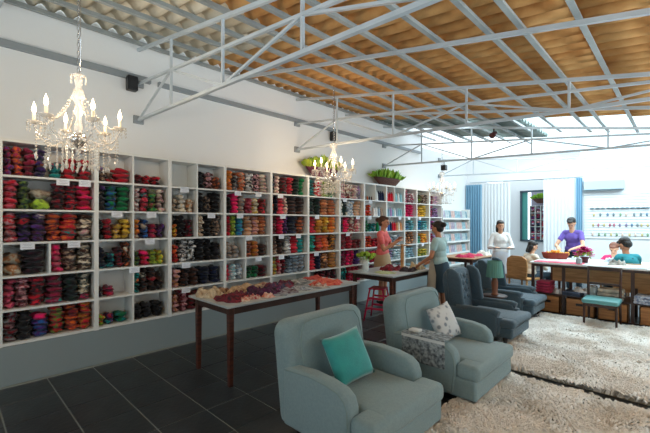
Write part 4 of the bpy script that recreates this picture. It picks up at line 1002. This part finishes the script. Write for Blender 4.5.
# goods on the workbench shelf and top
def onb(x, y=0): return (-.55 + x, 7.65 + y)
def folded(name, x, y, z, w, d, h, m, label, n=3):
    e = empty(name, (x, y, z), random.uniform(-.1, .1), label, 'fabric')
    for k in range(n): mb = MB(); mb.b2((-w / 2 + .004 * k, -d / 2, h / n * k + .001), (w / 2, d / 2 - .005 * k, h / n * (k + 1))); mb.build('fold', m, e, bevel=h / n * .35, seg=2)
folded('folded_fabric', -1.78, 7.48, .36, .24, .3, .20, mat('wine_cloth', '#8d1f3c', .9, '#a83050', 8), 'wine red folded cloths on the left of the bench shelf', 4)
folded('folded_fabric', -1.36, 7.45, .36, .26, .28, .07, mat('navy_cloth', '#2a3246', .9, '#4d5a72', 8), 'navy folded cloth low on the bench shelf', 2)
folded('folded_fabric', -.85, 7.48, .36, .34, .3, .17, mat('cream_cloth', '#cfc4b0', .9, '#8f8a82', 8), 'cream and grey folded blankets on the bench shelf behind the dining chair', 3)
folded('folded_fabric', -.40, 7.45, .36, .30, .3, .12, mat('blue_stripe_cloth', '#5c6f93', .9, '#cfd6e0', 30), 'blue striped folded cloth right of the dining chair', 3)
folded('folded_fabric', .0, 7.47, .36, .36, .3, .15, mat('mauve_cloth', '#6a4a5c', .9, '#4a3544', 8), 'mauve folded cloths at the right photo edge on the bench shelf', 3)
crumple('paper_bag', -1.58, 7.46, .36, .16, .16, .10, mat('white_bag', '#dcdfe2', .8), 'crumpled white bag beside the wine red cloths', 'bag', 41)
crumple('paper_bag', -1.22, 7.45, .43, .26, .18, .08, mat('white_bag2', '#e3e6e8', .8), 'white paper heap on the navy cloth', 'paper', 42)
def jar(x, y, z, r, h, label, m, lid):
    e = empty('glass_jar', (x, y, z), 0, label, 'jar'); mb = MB(); mb.lathe([(r * .92, 0), (r, .01), (r, h * .8), (r * .8, h * .9), (r * .8, h * .95)], n=16); mb.build('jar_body', m, e)
    mb = MB(); mb.lathe([(r * .84, h * .93), (r * .84, h), (r * .5, h + .002)], n=16); mb.build('lid', lid, e)
M_jar = mat('smoky_glass', '#9fb0b6', .1, alpha=.8, spec=1)
jar(-1.08, 7.42, .36, .075, .2, 'large glass jar on the bench shelf left of the dining chair', M_jar, M_silver)
jar(-1.27, 7.42, .89, .045, .11, 'small glass jar on the white bench top beside the pink cloth', M_jar, M_silver)
mb = MB(); mb.b2((-.36, -.13, 0), (.36, .13, .012)); o = mb.build('pink_cloth', mat('pink_runner', '#e2576f', .85, '#e9788a', 20), bevel=.004); o.location = (-1.58, 7.50, .891); tag(o, 'pink cloth runner laid along the left end of the workbench', 'cloth')
pcs = ['#eceef0', '#dfe5ea', '#e9e2d4', '#cfd8df', '#a8c8e0', '#e4d8dc']
pl = ['white sheet of paper near the jar on the workbench', 'pale blue-white sheet on the workbench by the chair back', 'cream sheet lying in the middle of the workbench', 'grey-blue booklet on the right of the workbench', 'light blue leaflet on the right half of the workbench top', 'pinkish leaflet at the right photo edge of the workbench']
for i, (x, y, rz) in enumerate([(-1.08, 7.55, .3), (-.9, 7.48, -.4), (-.72, 7.56, .6), (-.5, 7.46, -.1), (-.42, 7.58, .3), (-.22, 7.48, -.3)]):
    mb = MB(); mb.box((0, 0, .003), (.21, .15, .005)); o = mb.build('paper_sheet', mat('sheet_%d' % i, pcs[i], .6)); o.location = (x, y, .891 + .0005 * i); o.rotation_euler = (0, 0, rz); tag(o, pl[i], 'paper')
crumple('knitting_work', -.80, 7.72, .89, .26, .2, .09, K_('greyw', '#74706a', '#c8c4bc', 12), 'grey knitting work in a heap on the workbench before the seated woman in teal', 'knitting', 51)
# flowers
fb = empty('flower_pot', (-1.26, 7.82, .89), 0, 'magenta flower bouquet in a dark pot on the workbench', 'flowers')
mb = MB(); mb.lathe([(.05, 0), (.07, .09), (.075, .10), (.065, .10)], n=14); mb.build('pot', mat('dark_pot', '#5a2630', .6), fb)
mb = MB(); mb2 = MB(); rg = random.Random(9)
for i in range(110):
    a = rg.uniform(0, 6.28); r = rg.uniform(0, .15); p = Vector((r * math.cos(a), r * math.sin(a), .24 - r * .6 + rg.uniform(-.04, .05)))
    for k in range(5):
        b_ = k * 1.257 + i; t = p + Vector((.038 * math.cos(b_), .038 * math.sin(b_), .012)); s_ = Vector((-math.sin(b_), math.cos(b_), .25)) * .018
        mb.add([p, p.lerp(t, .6) - s_, t, p.lerp(t, .6) + s_], [(0, 1, 2), (0, 2, 3)])
    if i % 2: mb2.ell((p.x, p.y, p.z - .03), (.03, .012, .01), 6, 4, (rg.random(), rg.random(), a))
tag(mb.build('petals', mat('magenta_petal', '#e02a90', .7, '#b81a74', 20), fb), kind='stuff'); tag(mb2.build('leaves', M_leaf, fb), kind='stuff')

# ------------------------------------------------------------------ second table, basket tray
TB = table(-2.05, .9, 8.75, 9.5, .82, 'craft_table', 'white-topped craft table with people seated round it, behind the workbench', topm=mat('white_melamine', '#e9ebec', .4))
bk = empty('basket_tray', (-1.97, 9.05, .82), .2, 'shallow oval basket tray with orange and red yarn on the craft table', 'basket')
def oval(mb, prof, n=24, ax=.25, ay=.15):
    vs = []; fs = []
    for r, z in prof:
        for j in range(n): q = 2 * math.pi * j / n; vs.append((ax * r * math.cos(q), ay * r * math.sin(q), z))
    for i in range(len(prof) - 1):
        for j in range(n): fs.append((i * n + j, i * n + (j + 1) % n, (i + 1) * n + (j + 1) % n, (i + 1) * n + j))
    fs.append(tuple(range(n))[::-1]); fs.append(tuple((len(prof) - 1) * n + j for j in range(n))); mb.add(vs, fs, True)
mb = MB(); oval(mb, [(.8, 0), (.9, .03), (1, .12), (1.02, .135), (.96, .13), (.88, .05), (.8, .04)]); mb.build('basket', mat('red_wicker', '#a83a22', .7, '#5a1c14', 40, ntype='wave', bump=.5), bk)
bb = []
for i in range(9):
    ch_ = 'OROoRtOro'[i]; o = obj('yarn_ball', BAM[i % 3]); a = i * 2.4; r = .04 + .02 * i
    o.location = (-1.97 + r * 1.1 * math.cos(a), 9.05 + r * .55 * math.sin(a), .82 + .115 + (.03 if i < 3 else 0)); o.scale = (.10, .085, .08); o.rotation_euler = (0, 0, a); o.color = lin(PAL[ch_][0]); o['tint'] = list(lin(PAL['Y'][0])[:3])
    bb.append((o, ch_))
for i, (o, ch_) in enumerate(sorted(bb, key=lambda q: q[0].location.x)): tag(o, f"{PAL[ch_][1]} and yellow yarn ball in the oval basket tray, {ordw[i]} from its left end", 'yarn', 'yarn balls in the basket tray')
crumple('white_knitting', -1.55, 9.05, .82, .3, .25, .08, K_('snow2', '#e6e6e4', '#b8c4cc', 10), 'white and blue knitting on the craft table beside the basket tray', 'knitting', 61)
crumple('white_knitting', -.95, 9.0, .82, .36, .26, .1, K_('snow3', '#dfe2e6', '#8f98a4', 10), 'white knitting heap in front of the pink-sleeved person', 'knitting', 62)

# honey-coloured chairs for the seated people
def craft_chair(loc, rz, label):
    e = empty('wooden_armchair', loc, rz, label, 'chair', 'honey wood chairs at the craft table')   # faces +x locally
    o = [(-.22, .44), (-.24, .7), (-.22, .84), (-.12, .90), (.12, .90), (.22, .84), (.24, .7), (.22, .44)]
    mb = MB(); mb.prism(o, -.25, -.215, 'x'); mb.build('backrest', M_lwood, e, bevel=.012)
    mb = MB(); mb.b2((-.24, -.24, .41), (.22, .24, .45)); mb.build('seat', M_lwood, e, bevel=.01)
    for sx in (-1, 1):
        for sy in (-1, 1): mb = MB(); mb.tube([(sx * .21, sy * .21, 0), (sx * .2, sy * .2, .41)], [.016, .022], 8); mb.build('leg', M_lwood, e)
    return e
craft_chair((-2.42, 8.52, 0), R(70), 'honey wood chair of the dark-haired woman at the left end of the craft table')
craft_chair((-.66, 8.28, 0), R(100), 'honey wood chair of the woman in the teal patterned top')

# ------------------------------------------------------------------ people
def blob(name, parts, m, parent, voxel=.008, smooth=3):
    mb = MB()
    for p in parts:
        if p[0] == 'c':
            _, a, ra, b, rb = p; a, b = Vector(a), Vector(b); d = (b - a); n = 3
            mb.tube([a.lerp(b, i / n) for i in range(n + 1)], [ra + (rb - ra) * i / n for i in range(n + 1)], 12)
            mb.ell(a, (ra, ra, ra), 12, 8); mb.ell(b, (rb, rb, rb), 12, 8)
        elif p[0] == 'e': mb.ell(p[1], p[2], 16, 10, p[3] if len(p) > 3 else None)
    o = mb.build(name, m)
    rm = o.modifiers.new('r', 'REMESH'); rm.mode = 'VOXEL'; rm.voxel_size = voxel; rm.use_smooth_shade = True
    sm = o.modifiers.new('s', 'SMOOTH'); sm.iterations = smooth; sm.factor = .5
    dg = bpy.context.evaluated_depsgraph_get(); nm = bpy.data.meshes.new_from_object(o.evaluated_get(dg)); o.modifiers.clear(); old = o.data; o.data = nm; nm.name = name; bpy.data.meshes.remove(old)
    nm.materials.clear(); nm.materials.append(m); nm.polygons.foreach_set('use_smooth', [True] * len(nm.polygons))
    o.parent = parent; return o
def lerp(a, b, t): return tuple(Vector(a).lerp(Vector(b), t))
def person(label, loc, rz, H=1.62, sit=False, lean=0.0, head=(0, 0), arms=None, skin=M_skin, hair=M_hair, bun=True, top=None, bottom=None, sleeve=.5, skirt=False, apron=None, legs=None, longhair=False, topname='top', botname='trousers', coarse=False):
    """local frame: faces +x, left side +y; arms = dict(l=(elbow, wrist), r=...) in metres for a 1.62 m body"""
    e = empty('person', loc, rz, label, 'person'); k = H / 1.62
    drop = -.40 if sit else 0
    # lean: bend the trunk forward about the hip
    hipz = .88 + drop
    def L(p):
        x, y, z = p; dz = z - hipz
        if dz > 0: x, z = x + dz * math.sin(lean), hipz + dz * math.cos(lean)
        return (x * k, y * k, z * k)
    D = lambda p: (p[0] * k, p[1] * k, p[2] * k)
    hy, hp = head      # head yaw, pitch (down)
    nk = Vector(L((.0, 0, 1.375 + drop))); hd = nk + Vector((.025 * k + .05 * math.sin(hp + lean * .6), 0, .145 * k)) - Vector((0, 0, .02 * math.sin(max(0, hp))))
    hr = Matrix.Rotation(hy, 3, 'Z') @ Matrix.Rotation(hp + lean * .5, 3, 'Y')
    HP = lambda x, y, z: tuple(hd + hr @ Vector((x * k, y * k, z * k)))
    her = hr.to_euler()
    shz = 1.30 + drop; body = []
    body += [('e', L((0, 0, .93 + drop)), (.105 * k, .155 * k, .12 * k)), ('e', L((.005, 0, 1.06 + drop)), (.09 * k, .125 * k, .13 * k)), ('e', L((.01, 0, 1.2 + drop)), (.10 * k, .145 * k, .14 * k)),
             ('c', L((0, -.12, shz)), .05 * k, L((0, .12, shz)), .05 * k), ('c', tuple(nk - Vector((0, 0, .07 * k))), .052 * k, tuple(hd - Vector((0, 0, .04))), .045 * k)]
    hparts = [('e', HP(-.012, 0, .025), (.092 * k, .072 * k, .085 * k), her), ('e', HP(.012, 0, -.035), (.068 * k, .058 * k, .075 * k), her), ('e', HP(.03, 0, -.085), (.038 * k, .036 * k, .028 * k), her),
              ('c', HP(.082, 0, .012), .009 * k, HP(.1, 0, -.022), .013 * k), ('e', HP(.07, 0, -.062), (.016 * k, .024 * k, .011 * k), her),
              ('e', HP(.078, .0, .028), (.012 * k, .05 * k, .01 * k), her)]
    for s in (-1, 1): hparts += [('e', HP(-.005, s * .073, -.012), (.02 * k, .009 * k, .03 * k), her), ('e', HP(.052, s * .034, -.03), (.025 * k, .02 * k, .02 * k), her)]
    body += hparts
    sh = {'l': L((0, .150, shz - .012)), 'r': L((0, -.150, shz - .012))}
    if arms is None: arms = {}
    J = {}
    for s, sg in (('l', 1), ('r', -1)):
        el, wr = arms.get(s, ((-.02, sg * .22, 1.02), (.05, sg * .22, .80)))
        el = D((el[0], el[1], el[2] + drop)); wr = D((wr[0], wr[1], wr[2] + drop)); J[s] = (sh[s], el, wr)
        body += [('c', sh[s], .047 * k, el, .036 * k), ('c', el, .036 * k, wr, .025 * k)]
        f = (Vector(wr) - Vector(el)).normalized(); up = Vector((0, 0, 1)) if abs(f.z) < .8 else Vector((1, 0, 0)); sd = f.cross(up).normalized(); nn = sd.cross(f).normalized()
        pc = Vector(wr) + f * .045 * k
        body.append(('c', tuple(Vector(wr) + f * .01), .024 * k, tuple(pc), .022 * k)); body.append(('c', tuple(pc - sd * .02 * k), .016 * k, tuple(pc + sd * .02 * k), .016 * k))
        for q in range(4):
            o_ = (q - 1.5) * .019 * k; ln = (.058, .068, .064, .05)[q] * k; p0 = pc + f * .02 * k + sd * o_; p1 = p0 + f * ln * .55 - nn * .008; p2 = p1 + f * ln * .35 - nn * .022
            body += [('c', tuple(p0), .0088 * k, tuple(p1), .008 * k), ('c', tuple(p1), .008 * k, tuple(p2), .007 * k)]
        t0 = Vector(wr) + f * .02 * k - sd * sg * .02 * k; t1 = t0 - sd * sg * .028 * k + f * .03 * k; t2 = t1 + f * .025 * k - nn * .012
        body += [('c', tuple(t0), .011 * k, tuple(t1), .010 * k), ('c', tuple(t1), .010 * k, tuple(t2), .008 * k)]
    lg = {}
    for s, sg in (('l', 1), ('r', -1)):
        hip = D((0, sg * .085, .87 + drop))
        if sit: kn, an = D((.40, sg * .11, .50)), D((.40, sg * .11, .08))
        else: kn, an = D((.015, sg * .09, .47)), D((-.015, sg * .095, .075))
        if legs and s in legs: kn, an = D(legs[s][0]), D(legs[s][1])
        lg[s] = (hip, kn, an); toe = (an[0] + .13 * k, an[1] + sg * .015, .032)
        body += [('c', hip, .082 * k, kn, .052 * k), ('c', kn, .05 * k, lerp(kn, an, .35), .05 * k), ('c', lerp(kn, an, .35), .05 * k, an, .034 * k), ('c', (an[0] - .02, an[1], .04), .034, toe, .027)]
    b = blob('body', body, skin, e, .0085 if not coarse else .010, 2)
    # features
    for s in (-1, 1):
        mb = MB(); mb.ell(HP(.078, s * .031, .008), (.009 * k, .012 * k, .008 * k), 8, 6, her); mb.build('eye', M_eye, e)
    mb = MB(); mb.ell(HP(.083, 0, -.062), (.007 * k, .022 * k, .006 * k), 8, 6, her); mb.build('mouth', M_lip, e)
    hp_ = [('e', HP(-.03, 0, .045), (.092 * k, .084 * k, .083 * k), her), ('e', HP(-.05, 0, -.01), (.062 * k, .080 * k, .075 * k), her), ('e', HP(.045, 0, .082), (.045 * k, .060 * k, .026 * k), her)]
    if bun: hp_ += [('e', HP(-.135, 0, .03), (.045 * k, .045 * k, .045 * k), her)]
    if longhair: hp_ += [('c', HP(-.05, .045, -.02), .05 * k, HP(-.06, .05, -.13), .035 * k), ('c', HP(-.05, -.045, -.02), .05 * k, HP(-.06, -.05, -.13), .035 * k)]
    blob('hair', hp_, hair, e, .010, 2)
    if top:
        g = .013
        tp = [('e', L((0, 0, .95 + drop)), ((.105 + g) * k, (.155 + g) * k, .13 * k)), ('e', L((.005, 0, 1.06 + drop)), ((.09 + g) * k, (.125 + g) * k, .14 * k)), ('e', L((.012, 0, 1.2 + drop)), ((.10 + g) * k, (.145 + g) * k, .14 * k)),
              ('c', L((0, -.13, shz + .002)), (.05 + g) * k, L((0, .13, shz + .002)), (.05 + g) * k), ('e', L((.065, .06, 1.19 + drop)), (.06 * k, .06 * k, .058 * k)), ('e', L((.065, -.06, 1.19 + drop)), (.06 * k, .06 * k, .058 * k))]
        for s in ('l', 'r'):
            a, el, wr = J[s]
            if sleeve <= 1: tp.append(('c', a, .057 * k, lerp(a, el, sleeve), .054 * k))
            else: tp += [('c', a, .056 * k, el, .044 * k), ('c', el, .044 * k, lerp(el, wr, sleeve - 1), .036 * k)]
        blob(topname, tp, top, e, .010, 3)
    if bottom:
        if skirt:
            prof = [(.125, .98), (.165, .90), (.185, .80), (.20, .62), (.225, .46)]; mb = MB(); vs = []; fs = []; N = 28
            for r, z in prof:
                for j in range(N):
                    q = 2 * math.pi * j / N; f = 1 + (.05 * math.sin(6 * q) if z < .8 else 0); vs.append((r * .82 * f * k * math.cos(q), r * f * k * math.sin(q), z * k))
            for i in range(len(prof) - 1):
                for j in range(N): fs.append((i * N + j, i * N + (j + 1) % N, (i + 1) * N + (j + 1) % N, (i + 1) * N + j))
            n0 = len(vs); mb.add(vs, fs, True); mb.add([(x * .97, y * .97, z) for x, y, z in vs], [f[::-1] for f in fs], True); mb.build('skirt', bottom, e)
        else:
            bp_ = [('e', L((0, 0, .92 + drop)), (.118 * k, .166 * k, .10 * k))]
            for s in ('l', 'r'):
                hip, kn, an = lg[s]; bp_ += [('c', hip, .094 * k, kn, .066 * k), ('c', kn, .066 * k, lerp(kn, an, .88), .052 * k)]
            blob(botname, bp_, bottom, e, .012, 3)
        sp = []
        for s in ('l', 'r'):
            an = lg[s][2]; mb = MB(); mb.ell((an[0] + .055, an[1], .04), (.135, .048, .042), 12, 8); mb.build('shoe', M_blackw, e)
    if apron:
        mb = MB(); N = 15; vs = []; fs = []
        for i, (z, r) in enumerate(((1.24, .135), (1.02, .145), (.92, .185), (.75, .205), (.50, .235))):
            hw = (.6, .9, 1.5, 1.75, 1.75)[i]
            for j in range(N):
                q = -hw + 2 * hw * j / (N - 1); p_ = L((0, 0, z)) if z > hipz else D((0, 0, z)); vs.append((p_[0] + r * .9 * k * math.cos(q), r * 1.02 * k * math.sin(q), p_[2]))
        for i in range(4):
            for j in range(N - 1): fs.append((i * N + j, i * N + j + 1, (i + 1) * N + j + 1, (i + 1) * N + j))
        mb.add(vs, fs, True); mb.add([(x * 1.03 + .003, y * 1.03, z) for x, y, z in vs], [f[::-1] for f in fs], True); mb.build('apron', apron, e)
    return e
M_ptop = mat('salmon_cotton', '#e8736f', .85, '#d9605f', 14); M_gtop = mat('pale_aqua_cotton', '#a9c4c2', .85); M_apr = mat('linen_apron', '#b9b3a5', .9); M_dress = mat('grey_blue_denim', '#2f4350', .85)
M_blouse = mat('white_blouse', '#e6e4e2', .85); M_purple = mat('violet_jersey', '#6a55a8', .85); M_patt = mat('teal_leaf_print', '#2a8c98', .85, '#0f2f3c', 14, ntype='voronoi')
_r = [n for n in M_patt.node_tree.nodes if n.type == 'VALTORGB'][0]; _r.color_ramp.elements[0].position = .12; _r.color_ramp.elements[0].color = lin('#0f2f3c'); _r.color_ramp.elements[1].position = .28; _r.color_ramp.elements[1].color = lin('#2a8c98')
M_tan = mat('tan_apron', '#b79a78', .9); M_pale = mat('pale_skirt', '#c8cdd6', .9); M_cream = mat('cream_blouse', '#e2d6c4', .85); M_psl = mat('cerise_jersey', '#e83a78', .85)
# pink-shirted woman behind the middle table, hands together, facing along the shelf
person('woman with tied brown hair in a salmon pink shirt, standing at the yarn shelves', (-4.28, 6.05, 0), R(15), H=1.70, head=(R(0), R(8)), hair=M_hairb,
       arms={'l': ((.10, .23, 1.06), (.27, .10, 1.20)), 'r': ((.10, -.21, 1.02), (.29, -.04, 1.16))}, top=M_ptop, bottom=M_tan, sleeve=.55, topname='shirt', skirt=True)
# woman in aqua top and apron with dark bun, facing left
person('woman with dark bun in pale aqua shirt and linen apron, leaning on the middle table', (-2.93, 5.80, 0), R(178), H=1.60, head=(R(0), R(12)), lean=.05, bun=True,
       arms={'l': ((.06, .20, 1.04), (.30, .14, .90)), 'r': ((.05, -.20, 1.04), (.30, -.10, .90))}, top=M_gtop, bottom=M_dress, apron=M_apr, sleeve=.45, topname='shirt', skirt=True)
person('woman in a white blouse holding a flat dark tray, standing near the blue curtain', (-2.98, 8.75, 0), R(-62), H=1.62, head=(R(5), R(10)), bun=False, hair=M_hair, longhair=True, skin=M_skin2,
       arms={'l': ((.06, .24, 1.03), (.30, .13, 1.04)), 'r': ((.06, -.24, 1.03), (.30, -.13, 1.04))}, top=M_blouse, bottom=M_pale, sleeve=1.85, topname='blouse', skirt=True)
tr = MB(); tr.box((0, 0, 0), (.22, .40, .012)); o = tr.build('tray', mat('dark_tray', '#3a2a26', .5), bevel=.004); a = R(-62); o.location = (-2.98 + .40 * math.cos(a), 8.75 + .40 * math.sin(a), 1.035); o.rotation_euler = (0, 0, a)
tag(o, 'flat dark brown tray held by the woman in the white blouse', 'tray')
person('woman in a violet short-sleeved top bending over the craft table', (-1.80, 9.95, 0), R(-95), H=1.70, lean=.22, head=(0, R(35)), bun=False, skin=M_skin2,
       arms={'l': ((.28, .24, 1.03), (.44, .12, .98)), 'r': ((.26, -.26, 1.02), (.44, -.16, .98))}, top=M_purple, bottom=M_dress, sleeve=.5, topname='shirt', coarse=True)
person('seated dark-haired woman in a cream blouse at the left end of the craft table', (-2.36, 8.62, .0), R(55), H=1.58, sit=True, lean=.12, head=(R(-20), R(15)), bun=False, longhair=True, skin=M_skin2,
       arms={'l': ((.22, .20, 1.05), (.40, .12, 1.16)), 'r': ((.24, -.2, 1.05), (.42, -.08, 1.14))}, top=M_cream, bottom=M_dress, sleeve=1.3, topname='blouse', coarse=True)
person('seated woman with short dark hair in a teal leaf-print top, seen from behind', (-.64, 8.22, .05), R(130), H=1.70, sit=True, lean=.25, head=(R(15), R(28)), bun=False, skin=M_skin,
       arms={'l': ((.20, .22, 1.05), (.42, .12, 1.0)), 'r': ((.22, -.22, 1.05), (.42, -.08, 1.0))}, top=M_patt, bottom=M_dress, sleeve=.6, topname='shirt', coarse=True)
person('seated person with auburn hair and a cerise pink sleeve across the craft table', (-1.05, 9.72, 0), R(-85), H=1.58, sit=True, lean=.3, head=(R(-10), R(30)), bun=False, hair=M_hairr, skin=M_skin2,
       arms={'l': ((.16, .28, 1.08), (.36, .10, 1.08)), 'r': ((.18, -.30, 1.08), (.38, -.12, 1.08))}, top=M_psl, bottom=M_dress, sleeve=1.7, topname='jumper', coarse=True)
craft_chair((-1.05, 9.78, 0), R(-90), 'honey wood chair behind the auburn-haired person')

# ------------------------------------------------------------------ curtains, rail, air conditioner, slatted wall
def curtain(name, t0, t1, z1, m, label, folds, amp=.05, off=.10):
    n = folds * 8; vs = []; fs = []; rg = random.Random(name + label)
    ph = [rg.uniform(0, 6) for _ in range(3)]
    for side in (0, 1):
        for i in range(n + 1):
            t = t0 + (t1 - t0) * i / n; u = i / n * folds * 2 * math.pi
            for k, z in enumerate((.03, z1 * .33, z1 * .66, z1)):
                a = amp * (1.15 - .35 * k / 3); o_ = off + a * math.sin(u + .3 * math.sin(i * .11 + ph[0] + k * .2)) + .012 * math.sin(3 * u + ph[1]) + side * .004
                vs.append(bpt(t, z, o_))
    q = (n + 1) * 4
    for side in (0, 1):
        for i in range(n):
            for k in range(3): a = side * q + i * 4 + k; f = (a, a + 4, a + 5, a + 1); fs.append(f if side else f[::-1])
    mb = MB(); mb.add(vs, fs, True); return tag(mb.build(name, m), label, 'curtain')
M_cblue = mat('sky_blue_voile', '#8fb9d0', .9); M_csheer = mat('white_voile', '#eef2f4', .9, alpha=.86)
t = back_t
curtain('curtain', t(466.5), t(483), 2.78, M_cblue, 'light blue curtain left of the white sheer, beside the leaflet rack', 7, .05)
curtain('sheer_curtain', t(482), t(511), 2.80, M_csheer, 'white sheer curtain behind the woman in the white blouse', 9, .025, .07)
curtain('sheer_curtain', t(543.5), t(576), 2.84, M_csheer, 'white sheer curtain behind the woman in violet', 9, .025, .07)
curtain('curtain', t(575.5), t(582), 2.84, M_cblue, 'narrow light blue curtain beside the air conditioner', 3, .05)
mb = MB(); mb.tube([bpt(.1, 2.85, .09), bpt(t(583), 2.87, .09)], .012, 8); tag(mb.build('curtain_rail', mat('pale_grey_rail', '#c4ccd2', .5)), 'long pale curtain rail across the back opening', 'rail')
ac = empty('air_conditioner', bpt((t(583) + t(623)) / 2, 2.60, .025), BROT, 'white split air conditioner high on the back wall beside the narrow curtain', 'air conditioner')
wac = t(623) - t(583)
pf = [(-.21, .12), (-.20, -.12), (-.12, -.15), (0, -.15), (0, .15), (-.17, .15)]
mb = MB(); mb.prism([(a, b) for a, b in pf], -wac / 2, wac / 2, 'x'); mb.build('body', mat('ac_white', '#b9c9d1', .4), ac, bevel=.015)
mb = MB(); mb.b2((-wac / 2 + .05, -.17, -.155), (wac / 2 - .05, -.10, -.148)); mb.build('louvre', mat('ac_grey', '#8f9ca3', .5), ac)
# slats of the display wall
tA, tB = t(583) + .02, 8.2
tag_sl = 0
for i in range(17):
    z = 1.15 + .075 * i
    mb = MB(); wallbox(mb, tA, tB, z, z + .05, 0, .03)
    mb.build('slat', M_white, wb)
dt = [('#7a8a90', 'dark grey'), ('#b8707f', 'cherry'), ('#8aa888', 'green'), ('#d0be88', 'yellow'), ('#6f8aa4', 'blue'), ('#e0c8b8', 'blush'), ('#8d7f9c', 'violet')]
rg = random.Random(21); orn = {}
for row, (z, n) in enumerate(((1.98, 12), (1.80, 9), (1.52, 11), (1.26, 10))):
    for i in range(n):
        px = 590 + (650 - 590) * (i + .5) / n + rg.uniform(-.8, .8); q = rg.randrange(7)
        if row == 0: q = 0
        if row == 3: q = rg.choice((3, 2, 5))
        p = bpt(t(px), z, .045)
        if (q, row) not in orn:
            mb = MB(); mb.tube([(0, 0, .05), (.0, -.0, .065)], .003, 5); mb.lathe([(.004, -.045), (.02, -.035), (.024, 0), (.017, .03), (.006, .045)] if row != 0 else [(.004, -.025), (.05, -.02), (.055, 0), (.03, .012), (.004, .02)], n=9); orn[(q, row)] = mb.mesh('hanging_ornament', mat('ornament_%d' % q, dt[q][0], .8, bump=.5))
        o = obj('hanging_ornament', orn[(q, row)]); o.location = p
        tag(o, f"small {dt[q][1]} hanging ornament, {ordw[i]} from left, {('top', 'second', 'third', 'bottom')[row]} row of slatted wall", 'ornament', 'ornaments on the slatted wall')

# ------------------------------------------------------------------ window in the recess and the shelf beyond
wf = MB()
wf.b2((-4.42, 15.04, .89), (-4.36, 15.16, 2.76)); wf.b2((-3.48, 15.04, .89), (-3.42, 15.16, 2.76)); wf.b2((-4.42, 15.04, 2.70), (-3.42, 15.16, 2.76)); wf.b2((-4.42, 15.04, .89), (-3.42, 15.16, .95))
w2 = struct(wf.build('window_2', mat('dark_frame', '#3e4f5c', .5)))
mb = MB(); mb.b2((-4.36, 15.10, .95), (-4.18, 15.14, 2.70)); mb.build('shutter', mat('sea_green_paint', '#4c9a92', .6), w2)
sh = empty('shelf_unit', (-3.7, 15.75, 0), 0, 'small white yarn shelf seen through the window in the far recess', 'shelf')
mb = MB()
for k in range(6): mb.b2((-.55, -.12, .9 + .26 * k), (.55, .12, .915 + .26 * k))
mb.build('shelf_boards', M_shelf, sh)
for k in range(7): mb = MB(); mb.b2((-.55 + .183 * k - .008, -.12, 0), (-.55 + .183 * k + .008, .12, 2.22)); mb.build('upright', M_shelf, sh)
mb = MB(); mb.b2((-.56, .12, 0), (.56, .14, 3.0)); mb.build('back_panel', mat('lavender_backing', '#8f8a9c', .8), sh)
lst = []; rg = random.Random(5)
for k in range(5):
    for c_ in range(6):
        for q in range(3):
            lst.append(dict(a=rg.choice('RrMkNPgWcR'), t=rg.choice('rMKWP'), jit=1, p=(-4.25 + .183 * c_ + .09, 15.72, .95 + .26 * k + .065 * q), s=(.13, .13, .07), rz=0))
bulk(lst, BA, 'yarn_balls', 'tiny mixed yarn stacks on the shelf seen through the recess window', 'yarn')
plant('window_plant', (-3.75, 15.62, 2.30), .9, .36, M_basket, M_leaf, 'leafy green plant on top of the shelf beyond the recess window', 8, 160)
[o for o in COL.objects if o.name.startswith('window_plant')][0].rotation_euler = (0, 0, R(90))
